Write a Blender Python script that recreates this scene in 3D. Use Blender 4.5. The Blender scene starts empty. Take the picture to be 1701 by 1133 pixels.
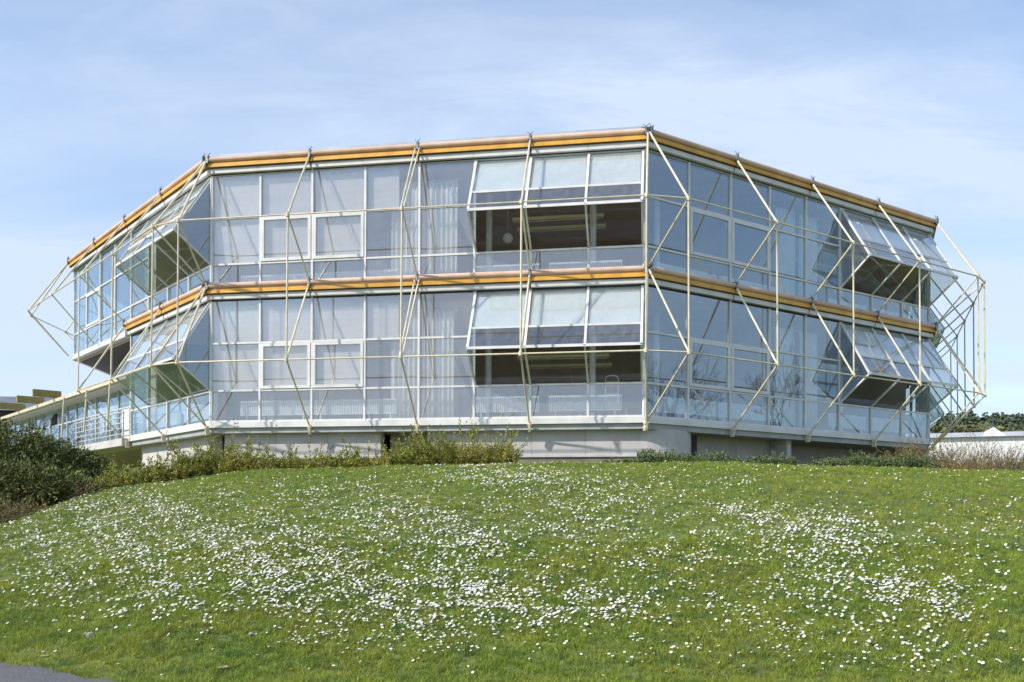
import bpy, math, random
import numpy as np
from mathutils import Vector
random.seed(7); rng = np.random.default_rng(11)
scene = bpy.context.scene
col = scene.collection
R = math.radians

# ------------------------------------------------------------------ camera, sky, sun, exposure
cam_d = bpy.data.cameras.new('camera'); cam = bpy.data.objects.new('camera', cam_d); col.objects.link(cam)
cam_d.sensor_width = 36.0; cam_d.lens = 36.0*1463.1/1701.0
cam_d.shift_y = (850.04-566.5)/1701.0; cam_d.clip_start = 0.1; cam_d.clip_end = 6000
cam.rotation_mode = 'QUATERNION'
from mathutils import Quaternion
cam.rotation_quaternion = Quaternion((1, 0, 0), R(90)) @ Quaternion((0, 0, 1), 0.0045)
scene.camera = cam

SUN_AZ = R(-149.6); SUN_EL = R(37)
sdir = Vector((math.cos(SUN_AZ)*math.cos(SUN_EL), math.sin(SUN_AZ)*math.cos(SUN_EL), math.sin(SUN_EL)))
sun_d = bpy.data.lights.new('sun', 'SUN'); sun_d.energy = 3.4; sun_d.angle = R(1.2); sun_d.color = (1.0, 0.95, 0.87)
sun = bpy.data.objects.new('sun', sun_d); col.objects.link(sun)
sun.rotation_euler = sdir.to_track_quat('Z', 'Y').to_euler(); sun.location = (-40, -20, 40)

world = bpy.data.worlds.new('World'); scene.world = world; world.use_nodes = True
nt = world.node_tree; N = nt.nodes; Lk = nt.links
for n in list(N): N.remove(n)
out = N.new('ShaderNodeOutputWorld'); bg = N.new('ShaderNodeBackground'); bg.inputs['Strength'].default_value = 0.15
sky = N.new('ShaderNodeTexSky'); sky.sky_type = 'NISHITA'; sky.sun_disc = False
sky.sun_elevation = SUN_EL; sky.sun_rotation = math.atan2(sdir.x, sdir.y)
sky.air_density = 1.0; sky.dust_density = 0.6; sky.ozone_density = 2.2; sky.altitude = 300
tc = N.new('ShaderNodeTexCoord')
sep = N.new('ShaderNodeSeparateXYZ'); Lk.new(tc.outputs['Generated'], sep.inputs[0])
zmx = N.new('ShaderNodeMath'); zmx.operation = 'MAXIMUM'; zmx.inputs[1].default_value = 0.0; Lk.new(sep.outputs['Z'], zmx.inputs[0])
zp = N.new('ShaderNodeMath'); zp.operation = 'ADD'; zp.inputs[1].default_value = 0.16; Lk.new(zmx.outputs[0], zp.inputs[0])
def wdiv(sock):
    d = N.new('ShaderNodeMath'); d.operation = 'DIVIDE'; Lk.new(sock, d.inputs[0]); Lk.new(zp.outputs[0], d.inputs[1]); return d.outputs[0]
cmb = N.new('ShaderNodeCombineXYZ'); Lk.new(wdiv(sep.outputs['X']), cmb.inputs[0]); Lk.new(wdiv(sep.outputs['Y']), cmb.inputs[1])
mp = N.new('ShaderNodeMapping'); mp.inputs['Rotation'].default_value = (0, 0, R(38)); mp.inputs['Scale'].default_value = (0.42, 1.25, 1)
mp.inputs['Location'].default_value = (0.3, 1.7, 0)
Lk.new(cmb.outputs[0], mp.inputs[0])
def wnoise(scale, detail, rough, dist):
    n = N.new('ShaderNodeTexNoise'); n.inputs['Scale'].default_value = scale; n.inputs['Detail'].default_value = detail
    n.inputs['Roughness'].default_value = rough; n.inputs['Distortion'].default_value = dist; Lk.new(mp.outputs[0], n.inputs[0]); return n
n1 = wnoise(0.9, 7, 0.55, 0.9); n2 = wnoise(3.2, 9, 0.66, 1.2)
r1 = N.new('ShaderNodeMapRange'); r1.inputs[1].default_value = 0.40; r1.inputs[2].default_value = 0.66; Lk.new(n1.outputs[0], r1.inputs[0])
r2 = N.new('ShaderNodeMapRange'); r2.inputs[1].default_value = 0.38; r2.inputs[2].default_value = 0.75; r2.inputs[3].default_value = 0.45; Lk.new(n2.outputs[0], r2.inputs[0])
mm = N.new('ShaderNodeMath'); mm.operation = 'MULTIPLY'; Lk.new(r1.outputs[0], mm.inputs[0]); Lk.new(r2.outputs[0], mm.inputs[1])
hz = N.new('ShaderNodeMapRange'); hz.inputs[1].default_value = 0.0; hz.inputs[2].default_value = 0.62; hz.inputs[3].default_value = 0.80; hz.inputs[4].default_value = 0.10
Lk.new(zmx.outputs[0], hz.inputs[0])
m3 = N.new('ShaderNodeMath'); m3.operation = 'MULTIPLY_ADD'; m3.inputs[1].default_value = 0.95; Lk.new(mm.outputs[0], m3.inputs[0]); Lk.new(hz.outputs[0], m3.inputs[2])
m4 = N.new('ShaderNodeMath'); m4.operation = 'MINIMUM'; m4.inputs[1].default_value = 0.92; Lk.new(m3.outputs[0], m4.inputs[0])
mx = N.new('ShaderNodeMix'); mx.data_type = 'RGBA'
Lk.new(m4.outputs[0], mx.inputs['Factor']); hsv = N.new('ShaderNodeHueSaturation'); hsv.inputs['Saturation'].default_value = 1.10; hsv.inputs['Value'].default_value = 1.04; Lk.new(sky.outputs[0], hsv.inputs['Color']); Lk.new(hsv.outputs[0], mx.inputs['A'])
mx.inputs['B'].default_value = (3.35, 3.95, 4.9, 1)
Lk.new(mx.outputs['Result'], bg.inputs[0]); Lk.new(bg.outputs[0], out.inputs[0])

scene.view_settings.view_transform = 'Standard'; scene.view_settings.look = 'None'
scene.view_settings.gamma = 1; scene.view_settings.exposure = 0.52; scene.view_settings.use_curve_mapping = False
scene.render.engine = 'CYCLES'
scene.cycles.max_bounces = 10; scene.cycles.transparent_max_bounces = 24; scene.cycles.glossy_bounces = 4; scene.cycles.diffuse_bounces = 4

# ------------------------------------------------------------------ materials
MATS = {}
def mat(name, c1, c2=None, scale=3.0, rough=0.6, metal=0.0, bump=0.0, bscale=40.0, island=0.0, spec=0.5, transl=0.0, detail=5.0, low=0.35, high=0.65, objrand=0.0, c3=None, scale3=0.3, stretch=None):
    m = bpy.data.materials.new(name); m.use_nodes = True; t = m.node_tree; b = t.nodes['Principled BSDF']
    tcn = t.nodes.new('ShaderNodeTexCoord'); src = tcn.outputs['Object']
    if stretch:
        mpn = t.nodes.new('ShaderNodeMapping'); mpn.inputs['Scale'].default_value = stretch; t.links.new(src, mpn.inputs[0]); src = mpn.outputs[0]
    c2 = c2 or tuple(v*0.8 for v in c1)
    nz = t.nodes.new('ShaderNodeTexNoise'); nz.inputs['Scale'].default_value = scale; nz.inputs['Detail'].default_value = detail; t.links.new(src, nz.inputs[0])
    mr = t.nodes.new('ShaderNodeMapRange'); mr.inputs[1].default_value = low; mr.inputs[2].default_value = high; t.links.new(nz.outputs[0], mr.inputs[0])
    mxn = t.nodes.new('ShaderNodeMix'); mxn.data_type = 'RGBA'; mxn.inputs['A'].default_value = (*c1, 1); mxn.inputs['B'].default_value = (*c2, 1)
    t.links.new(mr.outputs[0], mxn.inputs['Factor']); res = mxn.outputs['Result']
    if c3:
        nb = t.nodes.new('ShaderNodeTexNoise'); nb.inputs['Scale'].default_value = scale3; nb.inputs['Detail'].default_value = 4; t.links.new(tcn.outputs['Object'], nb.inputs[0])
        mr3 = t.nodes.new('ShaderNodeMapRange'); mr3.inputs[1].default_value = 0.42; mr3.inputs[2].default_value = 0.62; t.links.new(nb.outputs[0], mr3.inputs[0])
        m3n = t.nodes.new('ShaderNodeMix'); m3n.data_type = 'RGBA'; m3n.inputs['B'].default_value = (*c3, 1)
        t.links.new(mr3.outputs[0], m3n.inputs['Factor']); t.links.new(res, m3n.inputs['A']); res = m3n.outputs['Result']
    if island:
        g = t.nodes.new('ShaderNodeNewGeometry'); mi = t.nodes.new('ShaderNodeMapRange')
        mi.inputs[3].default_value = 1-island; mi.inputs[4].default_value = 1+island; t.links.new(g.outputs['Random Per Island'], mi.inputs[0])
        hs = t.nodes.new('ShaderNodeHueSaturation'); t.links.new(res, hs.inputs['Color']); t.links.new(mi.outputs[0], hs.inputs['Value']); res = hs.outputs[0]
    if objrand:
        g = t.nodes.new('ShaderNodeObjectInfo'); mi = t.nodes.new('ShaderNodeMapRange')
        mi.inputs[3].default_value = 1-objrand; mi.inputs[4].default_value = 1+objrand; t.links.new(g.outputs['Random'], mi.inputs[0])
        hs = t.nodes.new('ShaderNodeHueSaturation'); t.links.new(res, hs.inputs['Color']); t.links.new(mi.outputs[0], hs.inputs['Value']); res = hs.outputs[0]
    t.links.new(res, b.inputs['Base Color'])
    b.inputs['Roughness'].default_value = rough; b.inputs['Metallic'].default_value = metal; b.inputs['Specular IOR Level'].default_value = spec
    if bump:
        bn = t.nodes.new('ShaderNodeTexNoise'); bn.inputs['Scale'].default_value = bscale; bn.inputs['Detail'].default_value = 6; t.links.new(src, bn.inputs[0])
        bp = t.nodes.new('ShaderNodeBump'); bp.inputs['Strength'].default_value = bump; bp.inputs['Distance'].default_value = 0.02; t.links.new(bn.outputs[0], bp.inputs['Height']); t.links.new(bp.outputs[0], b.inputs['Normal'])
    if transl:
        tr = t.nodes.new('ShaderNodeBsdfTranslucent'); t.links.new(res, tr.inputs[0]); ms = t.nodes.new('ShaderNodeMixShader'); ms.inputs[0].default_value = transl
        t.links.new(b.outputs[0], ms.inputs[1]); t.links.new(tr.outputs[0], ms.inputs[2]); t.links.new(ms.outputs[0], t.nodes['Material Output'].inputs['Surface'])
    MATS[name] = m; return m

def glass_mat(name, base, tint, wav=0.008, refl=(0.72, 0.89, 1.0), dust_sheen=0.03):
    m = bpy.data.materials.new(name); m.use_nodes = True; t = m.node_tree
    for n in list(t.nodes): t.nodes.remove(n)
    o = t.nodes.new('ShaderNodeOutputMaterial'); ms = t.nodes.new('ShaderNodeMixShader')
    tr = t.nodes.new('ShaderNodeBsdfTransparent'); tr.inputs[0].default_value = (*tint, 1)
    gl = t.nodes.new('ShaderNodeBsdfGlossy'); gl.inputs['Roughness'].default_value = 0.0; gl.inputs[0].default_value = (*refl, 1)
    lw = t.nodes.new('ShaderNodeLayerWeight'); lw.inputs[0].default_value = 0.5
    pw = t.nodes.new('ShaderNodeMath'); pw.operation = 'POWER'; pw.inputs[1].default_value = 4.0; t.links.new(lw.outputs['Facing'], pw.inputs[0])
    ad = t.nodes.new('ShaderNodeMath'); ad.operation = 'MULTIPLY_ADD'; ad.inputs[1].default_value = 1-base; ad.inputs[2].default_value = base; ad.use_clamp = True; t.links.new(pw.outputs[0], ad.inputs[0])
    tcn = t.nodes.new('ShaderNodeTexCoord'); nz = t.nodes.new('ShaderNodeTexNoise'); nz.inputs['Scale'].default_value = 0.9; nz.inputs['Detail'].default_value = 1.0
    t.links.new(tcn.outputs['Object'], nz.inputs[0])
    bp = t.nodes.new('ShaderNodeBump'); bp.inputs['Strength'].default_value = wav; bp.inputs['Distance'].default_value = 0.12; t.links.new(nz.outputs[0], bp.inputs['Height'])
    t.links.new(bp.outputs[0], gl.inputs['Normal'])
    t.links.new(ad.outputs[0], ms.inputs[0]); t.links.new(tr.outputs[0], ms.inputs[1]); t.links.new(gl.outputs[0], ms.inputs[2])
    # a thin rain-streaked dusty film that also paints a milky sky sheen
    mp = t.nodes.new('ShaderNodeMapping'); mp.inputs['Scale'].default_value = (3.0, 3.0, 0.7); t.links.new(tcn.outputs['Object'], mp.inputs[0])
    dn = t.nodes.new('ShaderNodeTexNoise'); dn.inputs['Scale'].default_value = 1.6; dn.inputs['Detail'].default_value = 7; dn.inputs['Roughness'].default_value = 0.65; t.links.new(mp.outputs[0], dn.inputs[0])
    dr = t.nodes.new('ShaderNodeMapRange'); dr.inputs[1].default_value = 0.3; dr.inputs[2].default_value = 0.75; dr.inputs[3].default_value = dust_sheen*0.5; dr.inputs[4].default_value = dust_sheen*1.8; t.links.new(dn.outputs[0], dr.inputs[0])
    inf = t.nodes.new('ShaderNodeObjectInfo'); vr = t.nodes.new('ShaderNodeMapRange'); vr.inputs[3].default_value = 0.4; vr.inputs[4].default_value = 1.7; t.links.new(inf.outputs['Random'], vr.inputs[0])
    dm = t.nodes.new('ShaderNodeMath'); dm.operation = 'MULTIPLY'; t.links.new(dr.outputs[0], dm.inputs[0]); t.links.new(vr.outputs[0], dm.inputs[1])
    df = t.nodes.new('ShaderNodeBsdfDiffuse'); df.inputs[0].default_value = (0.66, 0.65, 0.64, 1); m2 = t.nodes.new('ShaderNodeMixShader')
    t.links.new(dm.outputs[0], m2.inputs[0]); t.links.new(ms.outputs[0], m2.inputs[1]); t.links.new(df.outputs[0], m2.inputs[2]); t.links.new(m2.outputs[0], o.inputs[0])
    MATS[name] = m; return m

mat('white_frame', (0.74, 0.725, 0.70), (0.62, 0.605, 0.58), 1.5, 0.45, objrand=0.05)
mat('cream_tube', (0.72, 0.65, 0.48), (0.58, 0.50, 0.34), 2.2, 0.45, objrand=0.10)
mat('steel_clamp', (0.33, 0.34, 0.35), (0.16, 0.15, 0.14), 9.0, 0.45, 0.7)
mat('awning_fabric', (0.70, 0.50, 0.38), (0.60, 0.40, 0.28), 1.6, 0.8, bump=0.2, objrand=0.10)
mat('gold_channel', (0.76, 0.41, 0.055), (0.60, 0.30, 0.04), 1.6, 0.5, objrand=0.09)
mat('soffit_panel', (0.74, 0.71, 0.68), (0.62, 0.59, 0.56), 1.5, 0.6)
mat('dark_gasket', (0.03, 0.035, 0.04), rough=0.6)
mat('grey_edge', (0.42, 0.43, 0.43), (0.33, 0.34, 0.34), 2.0, 0.6, stretch=(1, 1, 0.3))
mat('concrete', (0.52, 0.49, 0.475), (0.36, 0.34, 0.33), 1.4, 0.85, bump=0.25, bscale=25, stretch=(1, 1, 0.45), c3=(0.56, 0.53, 0.51), scale3=0.35)
mat('concrete_pale', (0.56, 0.54, 0.52), (0.44, 0.42, 0.40), 1.3, 0.85, bump=0.2, bscale=25)
mat('plinth', (0.25, 0.21, 0.17), (0.16, 0.13, 0.11), 2.0, 0.9, bump=0.3)
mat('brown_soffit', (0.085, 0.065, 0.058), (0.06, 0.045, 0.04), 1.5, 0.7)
mat('ceiling_brown', (0.74, 0.50, 0.47), (0.64, 0.42, 0.40), 1.5, 0.8)
mat('floor_brown', (0.45, 0.36, 0.32), (0.38, 0.30, 0.27), 2.0, 0.9)
mat('core_wall', (0.52, 0.39, 0.36), (0.42, 0.31, 0.28), 0.9, 0.9)
mat('roof_metal', (0.42, 0.46, 0.50), (0.34, 0.37, 0.41), 1.0, 0.5, 0.2)
mat('radiator_white', (0.80, 0.82, 0.82), (0.72, 0.74, 0.74), 3.0, 0.45)
mat('curtain_cloth', (0.82, 0.80, 0.75), (0.72, 0.70, 0.65), 2.0, 0.9, transl=0.3)
mat('grey_blind', (0.80, 0.745, 0.70), (0.72, 0.67, 0.635), 1.1, 0.9, transl=0.25, bump=0.3, bscale=120, stretch=(1, 1, 6), objrand=0.07)
mat('white_blind', (0.86, 0.87, 0.86), (0.78, 0.79, 0.78), 1.3, 0.9, transl=0.2, bump=0.2, bscale=90, objrand=0.03)
mat('lamp_yellow', (0.92, 0.86, 0.52), (0.86, 0.80, 0.46), 2.0, 0.5)
mat('lamp_tube', (0.78, 0.76, 0.62), rough=0.3)
mat('olive_timber', (0.36, 0.30, 0.10), (0.24, 0.20, 0.07), 3.0, 0.75, bump=0.3, stretch=(1, 1, 5))
mat('pale_green_panel', (0.42, 0.47, 0.36), (0.35, 0.39, 0.30), 1.5, 0.7)
mat('rail_white', (0.56, 0.60, 0.60), rough=0.45)
mat('asphalt', (0.20, 0.20, 0.205), (0.085, 0.085, 0.09), 55.0, 0.95, bump=1.0, bscale=110, c3=(0.16, 0.155, 0.15), scale3=3.5)
mat('lawn_soil', (0.15, 0.19, 0.038), (0.10, 0.13, 0.026), 9.0, 0.95, bump=0.8, bscale=30, c3=(0.10, 0.12, 0.03), scale3=0.5)
mat('hill_soil', (0.08, 0.10, 0.04), (0.06, 0.075, 0.03), 0.05, 0.95)
mat('daisy_white', (0.88, 0.88, 0.86), (0.82, 0.82, 0.80), rough=0.6, transl=0.15)
mat('daisy_yellow', (0.80, 0.56, 0.04), rough=0.7)
mat('stem_green', (0.10, 0.16, 0.04), rough=0.7)
mat('far_white', (0.80, 0.80, 0.80), (0.72, 0.72, 0.73), 0.5, 0.7)
mat('far_roof', (0.50, 0.50, 0.50), (0.42, 0.42, 0.43), 0.5, 0.6)
mat('slate_roof', (0.16, 0.18, 0.22), (0.12, 0.14, 0.17), 1.0, 0.6)
mat('far_brown', (0.07, 0.05, 0.045), rough=0.8)
mat('bark', (0.13, 0.105, 0.08), (0.08, 0.065, 0.05), 6.0, 0.9)
mat('juniper_leaf', (0.13, 0.16, 0.028), (0.055, 0.080, 0.018), 1.6, 0.75, island=0.45, c3=(0.14, 0.15, 0.04), scale3=0.8)
mat('juniper_wood', (0.07, 0.035, 0.03), rough=0.9)
mat('dark_under', (0.028, 0.035, 0.020), (0.04, 0.026, 0.022), 2.0, 0.8, island=0.4)
mat('broom_leaf', (0.33, 0.34, 0.055), (0.19, 0.22, 0.04), 2.6, 0.75, island=0.45, transl=0.15, c3=(0.36, 0.33, 0.07), scale3=1.1)
mat('broom_stem', (0.16, 0.12, 0.045), (0.10, 0.08, 0.035), 4.0, 0.8)
mat('green_leaf', (0.17, 0.23, 0.085), (0.11, 0.155, 0.055), 3.0, 0.7, island=0.4, transl=0.1)
mat('brown_leaf', (0.32, 0.25, 0.08), (0.13, 0.085, 0.045), 2.5, 0.8, island=0.45, c3=(0.15, 0.16, 0.05), scale3=1.3)
mat('brown_stem', (0.24, 0.165, 0.08), (0.16, 0.11, 0.055), 4.0, 0.85)
mat('forest_dark', (0.055, 0.085, 0.05), (0.075, 0.10, 0.05), 0.02, 0.9, island=0.4)
mat('forest_pale', (0.16, 0.16, 0.065), (0.10, 0.115, 0.045), 0.02, 0.9, island=0.4)
mat('dry_leaf', (0.38, 0.26, 0.15), rough=0.8)
mat('stone_grey', (0.34, 0.33, 0.31), (0.24, 0.23, 0.22), 20, 0.9)
glass_mat('pane_glass', 0.16, (0.955, 0.98, 0.98))  # blue tint in its reflection stands in for a deeper blue sky
glass_mat('front_glass', 0.175, (0.97, 0.98, 0.985), refl=(0.96, 0.98, 1.0), dust_sheen=0.05)  # same glass; paler reflection and film put the brighter sky into it
glass_mat('slope_glass', 0.13, (0.96, 0.98, 0.98), refl=(0.85, 0.93, 1.0), dust_sheen=0.05)
glass_mat('bay_glass', 0.012, (0.98, 0.99, 0.98), dust_sheen=0.015)

# grass blade material: colour varies with place, per tuft and along the meadow
def grass_mat():
    m = bpy.data.materials.new('grass_blade'); m.use_nodes = True; t = m.node_tree; b = t.nodes['Principled BSDF']
    g = t.nodes.new('ShaderNodeNewGeometry'); oi = t.nodes.new('ShaderNodeObjectInfo')
    def nz(sc, det, lo, hi):
        n = t.nodes.new('ShaderNodeTexNoise'); n.inputs['Scale'].default_value = sc; n.inputs['Detail'].default_value = det
        t.links.new(g.outputs['Position'], n.inputs[0]); r = t.nodes.new('ShaderNodeMapRange'); r.inputs[1].default_value = lo; r.inputs[2].default_value = hi
        t.links.new(n.outputs[0], r.inputs[0]); return r.outputs[0]
    def mix(f, a, bb):
        x = t.nodes.new('ShaderNodeMix'); x.data_type = 'RGBA'; t.links.new(f, x.inputs['Factor'])
        for s, v in (('A', a), ('B', bb)):
            if isinstance(v, tuple): x.inputs[s].default_value = (*v, 1)
            else: t.links.new(v, x.inputs[s])
        return x.outputs['Result']
    c = mix(nz(0.9, 5, 0.40, 0.62), (0.245, 0.325, 0.048), (0.315, 0.345, 0.055))
    c = mix(nz(3.3, 4, 0.50, 0.70), c, (0.135, 0.225, 0.055))
    c = mix(nz(9.0, 3, 0.60, 0.75), c, (0.30, 0.25, 0.09))
    mr = t.nodes.new('ShaderNodeMapRange'); mr.inputs[3].default_value = 0.70; mr.inputs[4].default_value = 1.35; t.links.new(oi.outputs['Random'], mr.inputs[0])
    hs = t.nodes.new('ShaderNodeHueSaturation'); t.links.new(c, hs.inputs['Color']); t.links.new(mr.outputs[0], hs.inputs['Value'])
    t.links.new(hs.outputs[0], b.inputs['Base Color']); b.inputs['Roughness'].default_value = 0.6; b.inputs['Specular IOR Level'].default_value = 0.25
    tr = t.nodes.new('ShaderNodeBsdfTranslucent'); t.links.new(hs.outputs[0], tr.inputs[0]); ms = t.nodes.new('ShaderNodeMixShader'); ms.inputs[0].default_value = 0.32
    t.links.new(b.outputs[0], ms.inputs[1]); t.links.new(tr.outputs[0], ms.inputs[2]); t.links.new(ms.outputs[0], t.nodes['Material Output'].inputs['Surface'])
    MATS['grass_blade'] = m
grass_mat()

# ------------------------------------------------------------------ helpers
def nrm(v):
    v = np.asarray(v, float); return v/(np.linalg.norm(v)+1e-12)
class MB:
    def __init__(s): s.v = []; s.f = []; s.mi = []
    def add(s, vs, fs, mi=0):
        o = len(s.v); s.v += [tuple(map(float, p)) for p in vs]; s.f += [tuple(o+i for i in f) for f in fs]; s.mi += [mi]*len(fs)
    def hexa(s, q, mi=0):   # 8 points: bottom ring 0-3, top ring 4-7
        s.add(q, [(0, 3, 2, 1), (4, 5, 6, 7), (0, 1, 5, 4), (1, 2, 6, 5), (2, 3, 7, 6), (3, 0, 4, 7)], mi)
    def bar(s, p0, p1, a, b, mi=0):  # a, b: half-extent vectors of the section
        p0, p1, a, b = map(lambda x: np.asarray(x, float), (p0, p1, a, b))
        s.hexa([p0-a-b, p0+a-b, p0+a+b, p0-a+b, p1-a-b, p1+a-b, p1+a+b, p1-a+b], mi)
    def tube(s, p0, p1, r0, r1=None, n=8, mi=0, caps=True):
        r1 = r0 if r1 is None else r1
        p0, p1 = np.asarray(p0, float), np.asarray(p1, float); d = nrm(p1-p0)
        a = nrm(np.cross(d, (0, 0, 1) if abs(d[2]) < 0.9 else (1, 0, 0))); b = np.cross(d, a)
        vs = [p0+r0*(a*math.cos(2*math.pi*k/n)+b*math.sin(2*math.pi*k/n)) for k in range(n)]
        vs += [p1+r1*(a*math.cos(2*math.pi*k/n)+b*math.sin(2*math.pi*k/n)) for k in range(n)]
        fs = [(k, (k+1) % n, n+(k+1) % n, n+k) for k in range(n)]
        if caps: fs += [tuple(range(n-1, -1, -1)), tuple(range(n, 2*n))]
        s.add(vs, fs, mi)
    def build(s, name, m, parent=None, smooth=False):
        me = bpy.data.meshes.new(name); me.from_pydata(s.v, [], s.f)
        for k in (m if isinstance(m, (list, tuple)) else [m]): me.materials.append(MATS[k])
        if len(set(s.mi)) > 1: me.polygons.foreach_set('material_index', s.mi)
        if smooth: me.shade_smooth()
        me.update(); return link(name, me, parent)
def link(name, me, parent=None):
    o = bpy.data.objects.new(name, me); col.objects.link(o)
    if parent is not None: o.parent = parent
    return o
def empty(name, loc=(0, 0, 0)):
    o = bpy.data.objects.new(name, None); o.location = loc; o.empty_display_size = 0.3; col.objects.link(o); return o
def tag(o, label=None, cat=None, group=None, kind=None):
    if label: o['label'] = label
    if cat: o['category'] = cat
    if group: o['group'] = group
    if kind: o['kind'] = kind
    return o
def np_mesh(name, V, F, m, parent=None, k=None, mi=None):
    """V (n,3), F (m,k) numpy arrays"""
    me = bpy.data.meshes.new(name); V = np.asarray(V, np.float32); F = np.asarray(F, np.int32); k = F.shape[1]
    me.vertices.add(len(V)); me.vertices.foreach_set('co', V.ravel())
    me.loops.add(F.size); me.loops.foreach_set('vertex_index', F.ravel())
    me.polygons.add(len(F)); me.polygons.foreach_set('loop_start', np.arange(0, F.size, k, dtype=np.int32))
    me.polygons.foreach_set('loop_total', np.full(len(F), k, np.int32))
    for q in (m if isinstance(m, (list, tuple)) else [m]): me.materials.append(MATS[q])
    if mi is not None: me.polygons.foreach_set('material_index', mi)
    me.update(calc_edges=True); return link(name, me, parent)
def unit(a): return a/(np.linalg.norm(a, axis=-1, keepdims=True)+1e-9)
def leaves(P, D, ln, wd):
    """rhombus leaves at P (n,3), direction D, per-leaf length and width"""
    n = len(P); D = unit(D); W = unit(np.cross(D, unit(rng.normal(size=(n, 3)))))
    ln = np.broadcast_to(ln, (n,))[:, None]; wd = np.broadcast_to(wd, (n,))[:, None]
    V = np.stack([P, P+D*ln*0.45+W*wd*0.5, P+D*ln, P+D*ln*0.45-W*wd*0.5], 1).reshape(-1, 3)
    return V, np.arange(4*n).reshape(n, 4)
def sticks(P0, P1, r0, r1):
    """three-sided tapered sticks"""
    n = len(P0); D = unit(P1-P0); A = unit(np.cross(D, np.tile([0.3, 0.2, 1.0], (n, 1)))); B = np.cross(D, A)
    r0 = np.broadcast_to(r0, (n,))[:, None]; r1 = np.broadcast_to(r1, (n,))[:, None]; rings = []
    for P, r in ((P0, r0), (P1, r1)):
        for k in range(3):
            a = 2*math.pi*k/3; rings.append(P+r*(A*math.cos(a)+B*math.sin(a)))
    V = np.stack(rings, 1).reshape(-1, 3); o = (np.arange(n)*6)[:, None]
    F = np.concatenate([o+np.array([[k, (k+1) % 3, 3+(k+1) % 3, 3+k]]) for k in range(3)])
    return V, F

# ------------------------------------------------------------------ terrain
CX = [-60, -30, -18, -14, -11.6, -9, -6, 0, 5, 11.6, 20, 35, 60]; CZ = [-4.5, -3.2, -1.6, -0.95, -0.30, 0.55, 0.92, 1.12, 1.15, 0.98, 0.70, 0.3, 0]
def y0f(x): return 8.42+np.clip(-(x+3.7), 0, 9)*0.64
def snoise(x, y): return (np.sin(x*1.7+y*0.6)+np.sin(y*2.3-x*0.8+1)+np.sin(x*3.9-y*3.1+2)*0.5)/2.5
def H(x, y):
    x = np.asarray(x, float); y = np.asarray(y, float)
    zc = np.interp(x, CX, CZ); y0 = y0f(x); t = np.clip((y-y0)/(21.0-y0), 0, 1)
    z = -1.6+(zc+1.6)*(1-(1-t)**1.45)
    zb = np.maximum(zc, 1.32)*1.0
    k = np.clip((y-21.0)/8.0, 0, 1); k = k*k*(3-2*k)
    left = np.clip((x+13.0)/4.0, 0, 1)      # left of the mound the ground stays low
    z = z+(zb-zc)*k*left
    far = np.clip((y-48.0)/70.0, 0, 1); z = z+far*far*(3-2*far)*5.5
    far2 = np.clip((y-120.0)/320.0, 0, 1); z = z+far2*far2*(3-2*far2)*27.0
    return z+0.030*snoise(x, y)+0.018*snoise(x*2.7+3, y*2.3)*np.clip(t*4, 0, 1)
def grid_axis(parts):
    a = []
    for s, e, d in parts: a += list(np.arange(s, e, d))
    return np.array(a+[parts[-1][1]])
gx = grid_axis([(-1500, -300, 120), (-300, -60, 20), (-60, -18, 2), (-18, 18, 0.3), (18, 60, 2), (60, 300, 20), (300, 1500, 120)])
gy = grid_axis([(-400, -40, 40), (-40, 6, 2), (6, 30, 0.3), (30, 60, 2), (60, 460, 10), (460, 2500, 150)])
X, Y = np.meshgrid(gx, gy); Z = H(X, Y); nx, ny = len(gx), len(gy)
idx = np.arange(nx*ny).reshape(ny, nx)
Fq = np.stack([idx[:-1, :-1], idx[:-1, 1:], idx[1:, 1:], idx[1:, :-1]], -1).reshape(-1, 4)
lawn = np_mesh('lawn', np.stack([X, Y, Z], -1).reshape(-1, 3), Fq, 'lawn_soil'); lawn.data.shade_smooth(); tag(lawn, kind='structure')
# path with its ragged mossy edge
pv = []; ns = 160
for i in range(ns):
    x = -16+i*(22.0/(ns-1)); ye = 8.19-0.64*(x+3.7)+0.05*math.sin(x*5)+0.03*math.sin(x*13+1)+0.02*math.sin(x*29)
    pv += [(x, ye-0.02, -1.588), (x, ye-6.5, -1.588)]
pf = [(2*i, 2*i+1, 2*i+3, 2*i+2) for i in range(ns-1)]
pm = MB(); pm.add(pv, pf); path = pm.build('path', 'asphalt'); tag(path, kind='structure')
path.location.z = 0.002
def path_edge(x): return 8.19-0.64*(x+3.7)+0.05*np.sin(x*5)+0.03*np.sin(x*13+1)+0.02*np.sin(x*29)
PX = lambda x, y, z: (850.5+1463.1*(x+0.0045*z)/y, 850.04-1463.1*(z-0.0045*x)/y)

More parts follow.
